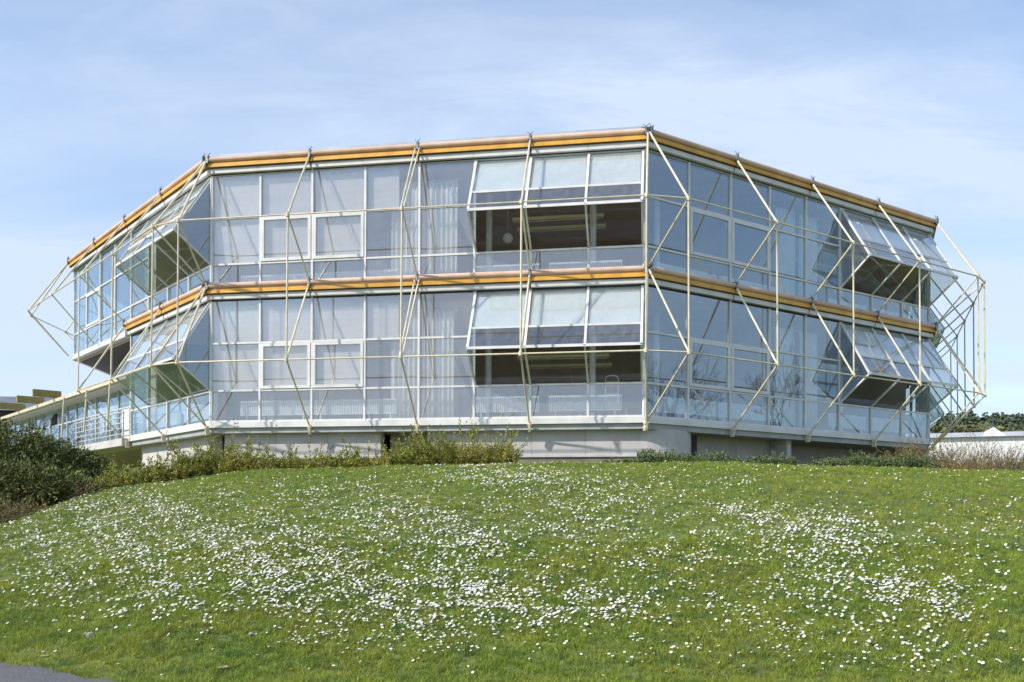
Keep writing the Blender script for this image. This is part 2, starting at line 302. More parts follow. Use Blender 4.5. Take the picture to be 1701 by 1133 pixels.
# ------------------------------------------------------------------ building geometry frame
YAW = 0.1665; DX, DY = 14.811, 27.037
cY, sY = math.cos(YAW), math.sin(YAW)
def toW(px, py, z):
    vx, vy = px-DX, py+DY
    return np.array([cY*vx+sY*vy, -sY*vx+cY*vy, z])
aL, aR = 0.6817, 0.7402
LF, LR, LL = 14.4, 15.018, 15.892
hd = lambda a: np.array([math.cos(a), math.sin(a)])
A_ = np.array([0., 0.]); B_ = np.array([LF, 0.]); C_ = B_+hd(aR)*LR; D_ = C_+hd(R(77.5))*15.0
L4 = A_-hd(-aL)*LL; K4 = L4-hd(-R(76))*15.0
M_ = D_+hd(R(117))*15.0; J_ = K4-hd(-R(112))*9.0
class Face:
    def __init__(s, p0, p1, tprev=None, tnext=None):
        s.p0 = np.array(p0); d = np.array(p1)-s.p0; s.L = float(np.linalg.norm(d)); s.t = d/s.L; s.n = np.array([s.t[1], -s.t[0]]); s.k0 = s.k1 = 0
    def P(s, u, off, z):
        q = s.p0+s.t*u+s.n*off; return toW(q[0], q[1], z)
    def u0(s, off): return -off*math.tan(s.k0/2)
    def u1(s, off): return s.L+off*math.tan(s.k1/2)
    def T(s): return s.P(1, 0, 0)-s.P(0, 0, 0)
    def Nn(s): return s.P(0, 1, 0)-s.P(0, 0, 0)
poly = [K4, L4, A_, B_, C_, D_, M_, J_]
faces = [Face(poly[i], poly[(i+1) % len(poly)]) for i in range(len(poly))]
def turn(a, b): return math.atan2(a.t[0]*b.t[1]-a.t[1]*b.t[0], a.t@b.t)
for i, f in enumerate(faces):
    f.k0 = turn(faces[i-1], f); f.k1 = turn(f, faces[(i+1) % len(faces)])
fL2, fL, fF, fR, fR2 = faces[0], faces[1], faces[2], faces[3], faces[4]
def ring(off):
    return [(f.P(f.u0(off), off, 0)[0], f.P(f.u0(off), off, 0)[1]) for f in faces]
Zv = np.array([0, 0, 1.0])

bld = empty('school_building', tuple(fF.P(7.2, -14, 1.3)))
tag(bld, 'two storey polygonal glass building with cream tube struts above the grassy bank', 'building')
bld_inv = np.array(bld.location)
def part(mb, name, m, parent=None, smooth=False):
    """build a part of the building; vertices are in world space, the parent sits at bld.location"""
    par = parent or bld
    base = bld_inv if par == bld else np.array(par['_w'])
    c = np.mean(np.array(mb.v), axis=0); mb.v = [tuple(np.array(p)-c) for p in mb.v]
    o = mb.build(name, m, par, smooth); o.location = tuple(c-base); o['_w'] = tuple(c); return o
def slab(off, z0, z1, name, m, ring_pts=None):
    pts = ring_pts or ring(off); n = len(pts); mb = MB()
    mb.add([(x, y, z0) for x, y in pts]+[(x, y, z1) for x, y in pts],
           [tuple(range(n-1, -1, -1)), tuple(range(n, 2*n))]+[(i, (i+1) % n, n+(i+1) % n, n+i) for i in range(n)])
    return part(mb, name, m)

# levels: upper and lower storey are 4.17 m apart
G = -0.20
TOP = dict(head=11.15, mid=9.68, low=8.15, sill=7.08, nose=9.12, tr=9.79, tube=11.56, fl=7.08)
BOT = dict(head=7.02, mid=5.53, low=3.96, sill=2.92, nose=4.94, tr=5.62, tube=7.40, fl=2.92)

def bx(f, u0, u1, o0, o1, z0, z1, mb=None, mi=0):
    mb = mb or MB()
    mb.hexa([f.P(u0, o0, z0), f.P(u1, o0, z0), f.P(u1, o1, z0), f.P(u0, o1, z0), f.P(u0, o0, z1), f.P(u1, o0, z1), f.P(u1, o1, z1), f.P(u0, o1, z1)], mi)
    return mb
def pane(f, q, name='window_pane', m='pane_glass', parent=None, th=0.012, jit=0.005):
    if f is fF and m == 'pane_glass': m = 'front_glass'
    # q holds four (u, off, z) corners; a thin sheet of glass, very slightly out of true
    P4 = [f.P(*p) for p in q]; nn = nrm(np.cross(P4[1]-P4[0], P4[3]-P4[0]))
    a, b = random.gauss(0, jit), random.gauss(0, jit)
    P4 = [p+nn*s for p, s in zip(P4, (a+b, -a+b, -a-b, a-b))]
    mb = MB(); mb.hexa([P4[0]-nn*th/2, P4[1]-nn*th/2, P4[1]+nn*th/2, P4[0]+nn*th/2, P4[3]-nn*th/2, P4[2]-nn*th/2, P4[2]+nn*th/2, P4[3]+nn*th/2])
    return part(mb, name, m, parent)
def slbar(f, a, b, w, d, name, m='white_frame', parent=None, mb=None):
    """bar between two (u,off,z) points: w across the face plane, d deep"""
    p, q = f.P(*a), f.P(*b); dr = nrm(q-p); t = nrm(f.T()); 
    if abs(dr@t) > 0.7: side = nrm(np.cross(dr, f.Nn())); 
    else: side = t
    dep = nrm(np.cross(dr, side)); mbb = mb or MB(); mbb.bar(p, q, side*w/2, dep*d/2)
    if mb is None: return part(mbb, name, m, parent)

BLIND_MID = {id(fF)}
def storey(f, S, cols=range(8), detail=True, bays=True):
    mod = f.L/8; ul, ur = f.u0(G), f.u1(G); cols = list(cols)
    edge = lambda i: ul if i == 0 else (ur if i == 8 else i*mod)
    c0, c1 = cols[0], cols[-1]+1
    bay = [c for c in (5, 6, 7) if c in cols] if bays else []; nb = 5 if bays else 8
    MW, MD = 0.07, 0.10
    # mullions
    for i in range(c0, c1+1):
        u = edge(i); zt = S['head']; 
        if bay and i in (6, 7): zt = S['low']
        if i == 8 or i == 0: pass
        w = MW*1.25 if i in (0, 8) else MW
        part(bx(f, u-w/2, u+w/2, G-MD/2, G+MD/2, S['sill'], zt), 'mullion', 'white_frame')
    # transoms, butted between the mullions
    for i in cols:
        a, b = edge(i)+MW/2+0.002, edge(i+1)-MW/2-0.002
        lv = ['low', 'mid'] if i < nb else ['low']
        for l in lv:
            w = 0.062
            part(bx(f, a, b, G-0.045, G+0.04, S[l]-w/2, S[l]+w/2), 'transom', 'white_frame')
        part(bx(f, a, b, G-0.045, G+0.04, S['head']-0.07, S['head']-0.002), 'head_rail', 'white_frame')
        part(bx(f, a, b, G-0.045, G+0.04, S['sill']+0.002, S['sill']+0.06), 'sill_rail', 'white_frame')
        # panes
        rows = [('sill', 'low'), ('low', 'mid'), ('mid', 'head')] if i < nb else [('sill', 'low')]
        for r, (z0, z1) in enumerate(rows):
            za, zb = S[z0]+0.04, S[z1]-0.04
            if detail and r == 1 and i in (1, 2) and not (f is fL and i == 2):   # opening casements
                fr = MB(); w = 0.10
                bx(f, a+0.003, a+w, G-0.05, G+0.07, za+0.003, zb-0.003, fr); bx(f, b-w, b-0.003, G-0.05, G+0.07, za+0.003, zb-0.003, fr)
                bx(f, a+w, b-w, G-0.05, G+0.07, za+0.003, za+w, fr); bx(f, a+w, b-w, G-0.05, G+0.07, zb-w, zb-0.003, fr)
                cf = part(fr, 'casement_frame', 'white_frame')
                pane(f, [(a+w-.01, G+0.03, za+w-.01), (b-w+.01, G+0.03, za+w-.01), (b-w+.01, G+0.03, zb-w+.01), (a+w-.01, G+0.03, zb-w+.01)], parent=cf)
            else:
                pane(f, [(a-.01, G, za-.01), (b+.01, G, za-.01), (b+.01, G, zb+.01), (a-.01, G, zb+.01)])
            if detail and ((r == 2 and i < 3 and f is fF) or (r == 1 and i < 3 and id(f) in BLIND_MID)):
                part(bx(f, a+0.02, b-0.02, G-0.125, G-0.12, za, zb), 'roller_blind', 'grey_blind')
            if detail and r == 2 and i == 3 and f is fF:
                part(bx(f, a+0.02, a+1.05, G-0.125, G-0.12, za, zb), 'roller_blind', 'grey_blind')
    # tilting bay
    if bay:
        o1 = 1.02; u0 = edge(5); u1 = min(edge(8), ur)-0.02; zn, zt_, zl, zh = S['nose'], S['tr'], S['low'], S['head']-0.07
        ot = o1-(o1-G)*(zt_-zn)/(zh-zn)
        fr = MB(); W = 0.075
        us = [u0+0.05, 6*mod, 7*mod, u1-0.05]
        up = (G+0.02, zh); lo = (G+0.02, zl+0.04)
        for u in us:
            slbar(f, (u, up[0], up[1]), (u, o1, zn), W, 0.06, '', mb=fr)
            slbar(f, (u, o1, zn-0.03), (u, lo[0], lo[1]), W*0.8, 0.05, '', mb=fr)
        for k in range(3):
            ua, ub = us[k]+W/2+.002, us[k+1]-W/2-.002
            slbar(f, (ua, ot, zt_), (ub, ot, zt_), 0.06, 0.05, '', mb=fr)
            slbar(f, (ua, o1, zn), (ub, o1, zn), 0.07, 0.08, '', mb=fr)
        slbar(f, (us[0], o1+.03, zn-.035), (us[-1], o1+.03, zn-.035), 0.03, 0.03, '', mb=fr)
        bf = part(fr, 'bay_window_frame', 'white_frame')
        for k in range(3):
            ua, ub = us[k]+W/2-.005, us[k+1]-W/2+.005
            e = 0.03
            q = lambda oa, za_, ob, zb_: [(ua, oa, za_), (ub, oa, za_), (ub, ob, zb_), (ua, ob, zb_)]
            pane(f, q(ot-.005, zt_+e, G+0.04, zh-e), m='slope_glass', parent=bf)
            pane(f, q(o1-.01, zn+e, ot+.005, zt_-e), m='slope_glass', parent=bf)
            pane(f, q(G+0.04, zl+0.06, o1-.02, zn-0.05), m='bay_glass', parent=bf)
            if detail:
                d = 0.07
                P4 = [f.P(ua+.03, ot-d, zt_+e-.02), f.P(ub-.03, ot-d, zt_+e-.02), f.P(ub-.03, G+0.02-d, zh-e), f.P(ua+.03, G+0.02-d, zh-e)]
                nn = nrm(np.cross(P4[1]-P4[0], P4[3]-P4[0]))*0.003; mb = MB()
                mb.hexa([P4[0]-nn, P4[1]-nn, P4[1]+nn, P4[0]+nn, P4[3]-nn, P4[2]-nn, P4[2]+nn, P4[3]+nn]); part(mb, 'roller_blind', 'white_blind', bf)
        for u in (us[0]-0.03, us[-1]+0.03):     # triangular cheeks
            tri = [f.P(u, G+0.03, zh-.03), f.P(u, o1-.03, zn-.01), f.P(u, G+0.03, zl+.06)]; tv = f.T()*0.006
            mb = MB(); mb.add([p-tv for p in tri]+[p+tv for p in tri], [(0, 1, 2), (5, 4, 3), (0, 3, 4, 1), (1, 4, 5, 2), (2, 5, 3, 0)]); part(mb, 'cheek_pane', 'pane_glass', bf)

def fascia(f, z, i0=0, i1=4):
    """awning tube, gold channel and soffit; z is the tube centre"""
    b = f.L/4
    for i in range(i0, i1):
        ua = f.u0(0.0) if i == 0 else i*b+0.03; ub = f.u1(0.0) if i == 3 else (i+1)*b-0.03
        if i == 0: ua += 0.05
        if i == 3: ub -= 0.05
        mb = MB(); mb.tube(f.P(ua, 0.03, z), f.P(ub, 0.03, z), 0.086, n=14); part(mb, 'awning_tube', 'awning_fabric', smooth=False)
        g = MB(); bx(f, ua, ub, -0.10, 0.035, z-0.148, z-0.098, g); bx(f, ua, ub, -0.06, 0.065, z-0.248, z-0.151, g)
        part(g, 'gold_channel', 'gold_channel')
        part(bx(f, ua, ub, -0.075, 0.03, z-0.275, z-0.251), 'dark_strip', 'far_brown')
        for k in range(2):
            um = (ua+ub)/2; xa, xb = (ua, um-.004) if k == 0 else (um+.004, ub)
            part(bx(f, xa, xb, -0.17, -0.02, z-0.425, z-0.277), 'soffit_panel', 'soffit_panel')
        part(bx(f, ua, ub, G-0.05, -0.14, z-0.46, z-0.428), 'gasket', 'dark_gasket')
    for i in range(i0, i1+1):
        u = min(max(i*b, f.u0(0)+.06), f.u1(0)-.06); mb = MB()
        mb.bar(f.P(u, 0.03, z-0.13), f.P(u, 0.03, z+0.13), f.T()*0.03, f.Nn()*0.115)
        for sgn in (-1, 1): mb.tube(f.P(u, 0.10, z+0.10), f.P(u+sgn*0.09, 0.10, z+0.20), 0.012, n=5)
        mb.tube(f.P(u-0.07, 0.12, z-0.06), f.P(u+0.07, 0.12, z-0.06), 0.03, n=6)
        part(mb, 'clamp', 'steel_clamp')

DU, DV = 1.745, 1.79; ZU, ZVv = 9.01, 4.59
def tube_part(p, q, r, name, m='cream_tube'):
    mb = MB(); mb.tube(p, q, r, n=8); return part(mb, name, m, smooth=False)
def frame_upper(f, nodes=range(5), lower_to='fascia'):
    b = f.L/4; nodes = list(nodes)
    for i in nodes:
        u = i*b; N0 = f.P(u, DU, ZU)
        offs = (-0.07, 0.07) if (f is fF and i == 2) else (0,)
        for du in offs:
            tube_part(f.P(u+du, 0.08, TOP['tube']-0.05), N0+f.T()*du*0.6, 0.033 if len(offs) == 1 else 0.026, 'strut')
        zb = 7.45 if (lower_to == 'fascia' and not (f is fL and i < 2)) else 7.16
        tube_part(N0, f.P(u, 0.06, zb), 0.029, 'strut')
        mb = MB(); mb.tube(N0-np.array([0, 0, .06]), N0+np.array([0, 0, .06]), 0.06, n=8); part(mb, 'node', 'cream_tube')
    for i in nodes[:-1]:
        tube_part(f.P(i*b+.03, DU, ZU+0.0), f.P((i+1)*b-.03, DU, ZU+0.0), 0.026, 'rail')
def frame_lower(f, nodes=range(5)):
    b = f.L/4; nodes = list(nodes)
    for i in nodes:
        u = i*b; N1 = f.P(u, DV, ZVv)
        tube_part(f.P(u, DU, ZU-0.05), N1, 0.030, 'mast')
        offs = (-0.07, 0.07) if (f is fF and i == 2) else (0,)
        for du in offs: tube_part(f.P(u+du, 0.08, BOT['tube']-0.05), N1+f.T()*du*0.6, 0.033 if len(offs) == 1 else 0.026, 'strut')
        tube_part(N1, f.P(u, -0.02, 2.74), 0.030, 'strut')
        mb = MB(); mb.tube(N1-np.array([0, 0, .06]), N1+np.array([0, 0, .06]), 0.06, n=8); part(mb, 'node', 'cream_tube')
        mb = MB(); mb.bar(f.P(u, -0.06, 2.48), f.P(u, -0.02, 2.74), f.T()*0.035, f.Nn()*0.07); mb.tube(f.P(u-.07, -0.02, 2.72), f.P(u+.07, -0.02, 2.72), 0.06, n=8); part(mb, 'bracket', 'cream_tube')
    for i in nodes[:-1]:
        tube_part(f.P(i*b+.03, DV, ZVv), f.P((i+1)*b-.03, DV, ZVv), 0.026, 'rail')

# storeys
storey(fF, TOP); storey(fF, BOT)
storey(fR, TOP); storey(fR, BOT)
storey(fL, TOP); storey(fL, BOT, range(4, 8))
storey(fR2, TOP); storey(fR2, BOT)
storey(fL2, TOP, detail=False, bays=False)
for f in (fF, fR, fR2, fL, fL2): fascia(f, TOP['tube'])
for f in (fF, fR, fR2): fascia(f, BOT['tube'])
fascia(fL, BOT['tube'], 2, 4)
for f in (fF, fR, fR2): frame_upper(f); frame_lower(f)
frame_upper(fL); frame_lower(fL, (2, 3, 4)); frame_upper(fL2, lower_to='sill')
def corner_rail(f, g, d, z): tube_part(f.P(f.L, d, z), g.P(0, d, z), 0.026, 'rail')
for z, d in ((ZU, DU), (ZVv, DV)):
    corner_rail(fF, fR, d, z); corner_rail(fR, fR2, d, z); corner_rail(fL, fF, d, z)
corner_rail(fL2, fL, DU, ZU)
# corner caps of the gutter
for f, g, z in ((fL, fF, TOP['tube']), (fF, fR, TOP['tube']), (fR, fR2, TOP['tube']), (fL2, fL, TOP['tube']), (fL, fF, BOT['tube']), (fF, fR, BOT['tube']), (fR, fR2, BOT['tube'])):
    mb = MB(); p = g.P(0, 0.02, z); mb.tube(p-np.array([0, 0, .12]), p+np.array([0, 0, .13]), 0.05, n=8); part(mb, 'corner_clamp', 'steel_clamp')
# corner posts and sills
for f in (fF, fR, fR2, fL):
    i0 = 4*f.L/8-0.04 if f is fL else f.u0(-0.1)
    for a, b in [(i0+k*(f.u1(-0.1)-i0)/4, i0+(k+1)*(f.u1(-0.1)-i0)/4) for k in range(4)]:
        part(bx(f, a+.003, b-.003, -0.33, -0.10, 2.735, 2.915), 'sill_band', 'white_frame')
        part(bx(f, a+.003, b-.003, -0.45, -0.20, 2.56, 2.732), 'slab_edge', 'grey_edge')
# white sill band under the overhanging storey on the left
e = fL.L/2-0.45
for k in range(4):
    a = fL.u0(-0.1)+k*(e-fL.u0(-0.1))/4; b = fL.u0(-0.1)+(k+1)*(e-fL.u0(-0.1))/4
    part(bx(fL, a+.003, b-.003, -0.33, -0.08, 6.98, 7.20), 'sill_band', 'white_frame')
part(bx(fL2, fL2.u0(-0.1), fL2.u1(-0.1), -0.33, -0.08, 6.98, 7.20), 'sill_band', 'white_frame')
for f in faces[5:]:      # plain rear walls
    for S in (TOP, BOT):
        if f is faces[7] and S is BOT: continue
        n = max(2, round(f.L/1.9)); d = (f.u1(G)-f.u0(G))/n
        for i in range(n):
            a = f.u0(G)+i*d
            part(bx(f, a, a+0.09, G-.05, G+.05, S['sill'], S['head']), 'mullion', 'white_frame')
            pane(f, [(a+.1, G, S['sill']), (a+d-.01, G, S['sill']), (a+d-.01, G, S['head']), (a+.1, G, S['head'])])
# floors and roof
low_ring = [(fL.P(fL.L/2, -0.45, 0)[0], fL.P(fL.L/2, -0.45, 0)[1])]
full = ring(-0.46)
low_ring = full[2:7]+[tuple(fL.P(fL.L/2, -12.0, 0)[:2]), tuple(fL.P(fL.L/2, -0.46, 0)[:2])]
slab(0, 2.58, 2.86, 'ground_floor_slab', 'floor_brown', low_ring)
slab(-0.36, 6.99, 7.06, 'upper_floor_slab', 'floor_brown')
slab(-0.34, 6.93, 6.985, 'lower_ceiling', 'ceiling_brown')
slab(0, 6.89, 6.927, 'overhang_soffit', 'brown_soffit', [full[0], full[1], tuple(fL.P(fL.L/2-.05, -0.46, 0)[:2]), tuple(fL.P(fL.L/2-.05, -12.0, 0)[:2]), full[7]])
slab(-0.36, 11.02, 11.06, 'upper_ceiling', 'ceiling_brown')
slab(-0.26, 11.17, 11.30, 'roof_slab', 'roof_metal')
for f in faces:          # sloping rim sheets of the roof
    mb = MB(); a0, a1, b0, b1 = f.u0(-0.06), f.u1(-0.06), f.u0(-0.5), f.u1(-0.5)
    q = [f.P(a0, -0.06, 11.60), f.P(a1, -0.06, 11.60), f.P(b1, -0.5, 11.90), f.P(b0, -0.5, 11.90)]
    mb.hexa([q[0]-Zv*.03, q[1]-Zv*.03, q[2]-Zv*.03, q[3]-Zv*.03, q[0], q[1], q[2], q[3]]); part(mb, 'roof_rim', 'roof_metal')
slab(-0.5, 11.90, 11.95, 'roof_deck', 'roof_metal')
# solid core
def core(z0, z1):
    pts = ring(-8.0)
    slab(0, z0, z1, 'core_wall', 'core_wall', pts)
core(7.062, 11.018); core(2.862, 6.928)
# partition walls between rooms (behind each curtain bay)
for f in (fF, fR, fL, fR2):
    for S, zt in ((TOP, 11.015), (BOT, 6.925)):
        if f is fL and S is BOT: continue
        u = 4.0*f.L/8-0.02
        part(bx(f, u-.06, u+.06, -7.9, -0.75, S['fl']-.02 if S is TOP else 2.865, zt), 'partition_wall', 'core_wall')
# end return wall of the lower storey at the left
rt = fL.L/2
for k in range(3):
    a = -0.3-k*1.9
    mb = MB(); mb.hexa([fL.P(rt-.04, a-1.88, 2.92), fL.P(rt+.04, a-1.88, 2.92), fL.P(rt+.04, a-1.80, 2.92), fL.P(rt-.04, a-1.80, 2.92), fL.P(rt-.04, a-1.88, 6.93), fL.P(rt+.04, a-1.88, 6.93), fL.P(rt+.04, a-1.80, 6.93), fL.P(rt-.04, a-1.80, 6.93)]); part(mb, 'mullion', 'white_frame')
    mb = MB(); mb.hexa([fL.P(rt-.006, a-1.8, 2.92), fL.P(rt+.006, a-1.8, 2.92), fL.P(rt+.006, a, 2.92), fL.P(rt-.006, a, 2.92), fL.P(rt-.006, a-1.8, 6.93), fL.P(rt+.006, a-1.8, 6.93), fL.P(rt+.006, a, 6.93), fL.P(rt-.006, a, 6.93)]); part(mb, 'window_pane', 'pane_glass')
# interior round columns
for f in (fF, fR, fL):
    for u in (f.L*0.2, f.L*0.62, f.L*0.87):
        for z0, z1 in ((7.062, 11.018), (2.862, 6.928)):
            if f is fL and z0 < 3 and u < f.L/2: continue
            mb = MB(); mb.tube(f.P(u, -2.9, z0), f.P(u, -2.9, z1), 0.11, n=12); part(mb, 'column', 'radiator_white', smooth=False)

# base walls: set back under the overhang, with a recess and piers
def wall(f, u0, u1, off, z0=1.0, z1=2.578, m='concrete', name='base_wall', th=0.3):
    n = max(1, round((u1-u0)/1.85)); d = (u1-u0)/n      # cast in panels with a narrow joint between them
    for k in range(n):
        part(bx(f, u0+k*d+(.003 if k else 0), u0+(k+1)*d-(.003 if k < n-1 else 0), off-th, off, z0, z1), name, m)
    part(bx(f, u0+.01, u1-.01, off-th-.05, off-th+.002+.0, z0, z1), 'wall_backing', 'concrete')
WB = -0.50
wall(fF, 0.4, 5.85, WB); wall(fF, 5.85, 7.4, WB-1.0); wall(fF, 7.4, 14.2, WB)
for a, b in ((0.4, 5.85), (7.4, 14.2)):
    part(bx(fF, a, b, WB+.002, WB+0.10, 1.72, 1.78), 'base_ledge', 'concrete_pale'); part(bx(fF, a, b, WB-0.01, WB+0.04, 1.0, 1.718), 'plinth', 'plinth')
part(bx(fF, 7.40, 7.55, WB-1.0, WB-.301, 1.0, 2.578), 'pier', 'concrete_pale')
mb = MB()                                       # rounded end near the corner
nseg = 12; cen = (14.2, WB-1.6)
pts = [(cen[0]+1.6*math.sin(k*math.pi/2/nseg), cen[1]+1.6*math.cos(k*math.pi/2/nseg)) for k in range(nseg+1)]
for (u0, o0), (u1, o1) in zip(pts[:-1], pts[1:]):
    mb.hexa([fF.P(u0, o0, 1.0), fF.P(u0, o0-.25, 1.0), fF.P(u1, o1-.25, 1.0), fF.P(u1, o1, 1.0), fF.P(u0, o0, 2.578), fF.P(u0, o0-.25, 2.578), fF.P(u1, o1-.25, 2.578), fF.P(u1, o1, 2.578)])
part(mb, 'rounded_base_wall', 'concrete')
wall(fR, 1.0, 3.4, -2.8); wall(fR, 3.4, 7.2, -1.3, th=0.35); wall(fR, 7.25, 14.6, -2.2); part(bx(fR, 7.0, 7.24, -1.28, -0.55, 1.0, 2.578), 'pier', 'concrete_pale')
wall(fR2, 0.5, 14, -2.0)
wall(fL, fL.L/2+0.02, fL.L-0.9, -0.60, 0.2, 2.578, 'concrete_pale'); wall(fL, fL.L-0.9, fL.L+0.2, -1.2, 0.2)
mb = MB(); u = fL.L/2+0.02; mb.hexa([fL.P(u, -8, 0.0), fL.P(u+.3, -8, 0.0), fL.P(u+.3, -0.91, 0.0), fL.P(u, -0.91, 0.0), fL.P(u, -8, 2.578), fL.P(u+.3, -8, 2.578), fL.P(u+.3, -0.91, 2.578), fL.P(u, -0.91, 2.578)]); part(mb, 'base_wall', 'brown_soffit')  # return wall of the opening, its shade put into a dark colour
wall(fL, 1.0, fL.L/2+.3, -5.5, -1.0, 2.578, 'brown_soffit')  # back of the opening, coloured dark to stand for shade

# radiators along the glass
def radiator(f, u0, u1, zf):
    mb = MB(); n = int((u1-u0)/0.062)
    for k in range(n+1):
        u = u0+k*(u1-u0)/n; bx(f, u-.019, u+.019, -0.62, -0.56, zf+.30, zf+.80, mb)
    bx(f, u0, u1, -0.608, -0.572, zf+.31, zf+.35, mb); bx(f, u0, u1, -0.608, -0.572, zf+.74, zf+.78, mb)
    for u in (u0+.2, u1-.2): bx(f, u-.02, u+.02, -0.60, -0.57, zf+.0, zf+.30, mb)
    part(mb, 'radiator', 'radiator_white')
for f in (fF, fR, fL):
    s = f.L/14.4
    for zf in (7.062, 2.865):
        for a, b in ((0.95, 3.35), (3.55, 6.35), (8.95, 11.0), (11.35, 13.6)):
            if f is fL and zf < 3 and a*s < f.L/2: continue
            radiator(f, a*s, b*s, zf)

# ------------------------------------------------------------------ curtains, lamps, furniture (things of their own)
def curtain(f, u0, u1, z0, z1, off, label):
    n = int((u1-u0)/0.022); us = np.linspace(u0, u1, n); ph = rng.uniform(0, 6)
    zs = np.linspace(z0, z1, 6); V = []
    for j, z in enumerate(zs):
        for i, u in enumerate(us):
            amp = 0.045*(1.15-0.5*j/5); w = amp*math.sin((u-u0)*2*math.pi/0.17+ph+0.5*math.sin(3*u))+0.018*math.sin((u-u0)*2*math.pi/0.41+j*0.3)
            V.append(f.P(u, off+w, z))
    V = np.array(V); c = V.mean(0); c[2] = z0
    F = np.array([(j*n+i, j*n+i+1, (j+1)*n+i+1, (j+1)*n+i) for j in range(5) for i in range(n-1)])
    root = empty('curtain', tuple(c)); tag(root, label, 'curtain', 'white curtains behind the glass walls')
    o = np_mesh('cloth', V-c, F, 'curtain_cloth', root); o.data.shade_smooth()
    md = o.modifiers.new('thickness', 'SOLIDIFY'); md.thickness = 0.006
    r = MB(); r.tube(f.P(u0-.1, off, z1+.03)-c, f.P(u1+.1, off, z1+.03)-c, 0.015, n=6); r.build('curtain_rail', 'rail_white', root)
for f, uu, z, lab in (
    (fF, (6.15, 7.05), 7.1, 'white curtain in upper front storey, left of the doubled middle strut'),
    (fF, (7.35, 8.35), 7.1, 'white curtain in upper front storey, right of the doubled middle strut'),
    (fF, (6.15, 7.05), 2.9, 'white curtain in lower front storey, left of the doubled middle strut'),
    (fF, (7.35, 8.25), 2.9, 'white curtain in lower front storey, right of the doubled middle strut'),
    (fR, (6.4, 7.45), 7.1, 'white curtain in upper storey of the shaded right side, middle of wall'),
    (fR, (7.7, 8.7), 7.1, 'pale curtain just left of the upper projecting window on the right side'),
    (fR, (6.4, 7.45), 2.9, 'white curtain in lower storey of the shaded right side, middle of wall'),
    (fR, (7.7, 8.7), 2.9, 'pale curtain just left of the lower projecting window on the right side'),
    (fL, (8.3, 9.3), 7.1, 'pale curtain left of the upper projecting window on the left side'),
    (fL, (8.3, 9.6), 2.9, 'pale curtain at left end of the lower glazing on the left side')):
    curtain(f, uu[0]*(1 if f is fF else 1.0), uu[1], z, z+3.55, -0.62, lab)
def lamp(f, u0, u1, off, z, zc, label):
    c = f.P((u0+u1)/2, off, z); root = empty('ceiling_lamp', tuple(c)); tag(root, label, 'lamp', 'tube lamps hanging in the rooms')
    def loc(mb): mb.v = [tuple(np.array(p)-c) for p in mb.v]; return mb
    loc(bx(f, u0, u1, off-.11, off+.11, z, z+.10)).build('housing', 'lamp_yellow', root)
    mb = MB(); mb.tube(f.P(u0+.05, off, z-.03), f.P(u1-.05, off, z-.03), 0.022, n=8); loc(mb).build('tube', 'lamp_tube', root)
    for u in (u0+.3, u1-.3):
        mb = MB(); mb.tube(f.P(u, off, z+.09), f.P(u, off, zc), 0.008, n=5); loc(mb).build('hanger', 'rail_white', root)
lamp(fF, 9.66, 12.85, -3.5, 10.2, 11.015, 'front tube lamp behind the upper projecting front window')
lamp(fF, 9.66, 12.85, -4.6, 10.2, 11.015, 'rear tube lamp behind the upper projecting front window')
lamp(fF, 9.7, 13.0, -4.4, 5.52, 6.925, 'front tube lamp behind the lower projecting front window')
lamp(fF, 9.7, 13.0, -6.4, 5.52, 6.925, 'rear tube lamp behind the lower projecting front window')
lamp(fR, 10.0, 13.4, -2.0, 10.2, 11.015, 'nearer tube lamp behind the upper projecting window on the right side')
lamp(fR, 10.0, 13.4, -3.5, 10.2, 11.015, 'farther tube lamp behind the upper projecting window on the right side')
lamp(fR, 10.0, 13.4, -2.4, 5.8, 6.925, 'nearer tube lamp behind the lower projecting window on the right side')
lamp(fR, 10.0, 13.4, -4.2, 5.8, 6.925, 'farther tube lamp behind the lower projecting window on the right side')
lamp(fL, 10.6, 14.2, -2.6, 10.2, 11.015, 'nearer tube lamp behind the upper projecting window on the left side')
lamp(fL, 10.6, 14.2, -4.2, 10.2, 11.015, 'farther tube lamp behind the upper projecting window on the left side')
lamp(fL, 10.6, 14.2, -3.0, 5.9, 6.925, 'tube lamp behind the lower projecting window on the left side')
def paper_ball(f, u, off, z, zc, r, label):
    c = f.P(u, off, z); root = empty('paper_lantern', tuple(c)); tag(root, label, 'lantern', 'round paper lanterns in the rooms')
    V, F = [], []
    for j in range(9):
        a = math.pi*j/8
        for k in range(12): b = math.pi*k/6; V.append((r*math.sin(a)*math.cos(b), r*math.sin(a)*math.sin(b), r*math.cos(a)))
    F = [(j*12+k, j*12+(k+1) % 12, (j+1)*12+(k+1) % 12, (j+1)*12+k) for j in range(8) for k in range(12)]
    mb = MB(); mb.add(V, F); mb.build('shade', 'curtain_cloth', root, True)
    mb = MB(); mb.tube((0, 0, r), (0, 0, zc-z), .006, n=5); mb.build('cord', 'rail_white', root)
paper_ball(fF, 9.75, -2.0, 9.15, 11.015, .17, 'pale round lantern hanging at left in the upper projecting front window')
paper_ball(fL, 13.6, -1.8, 9.3, 11.015, .15, 'pale round lantern hanging in the upper projecting window on the left side')
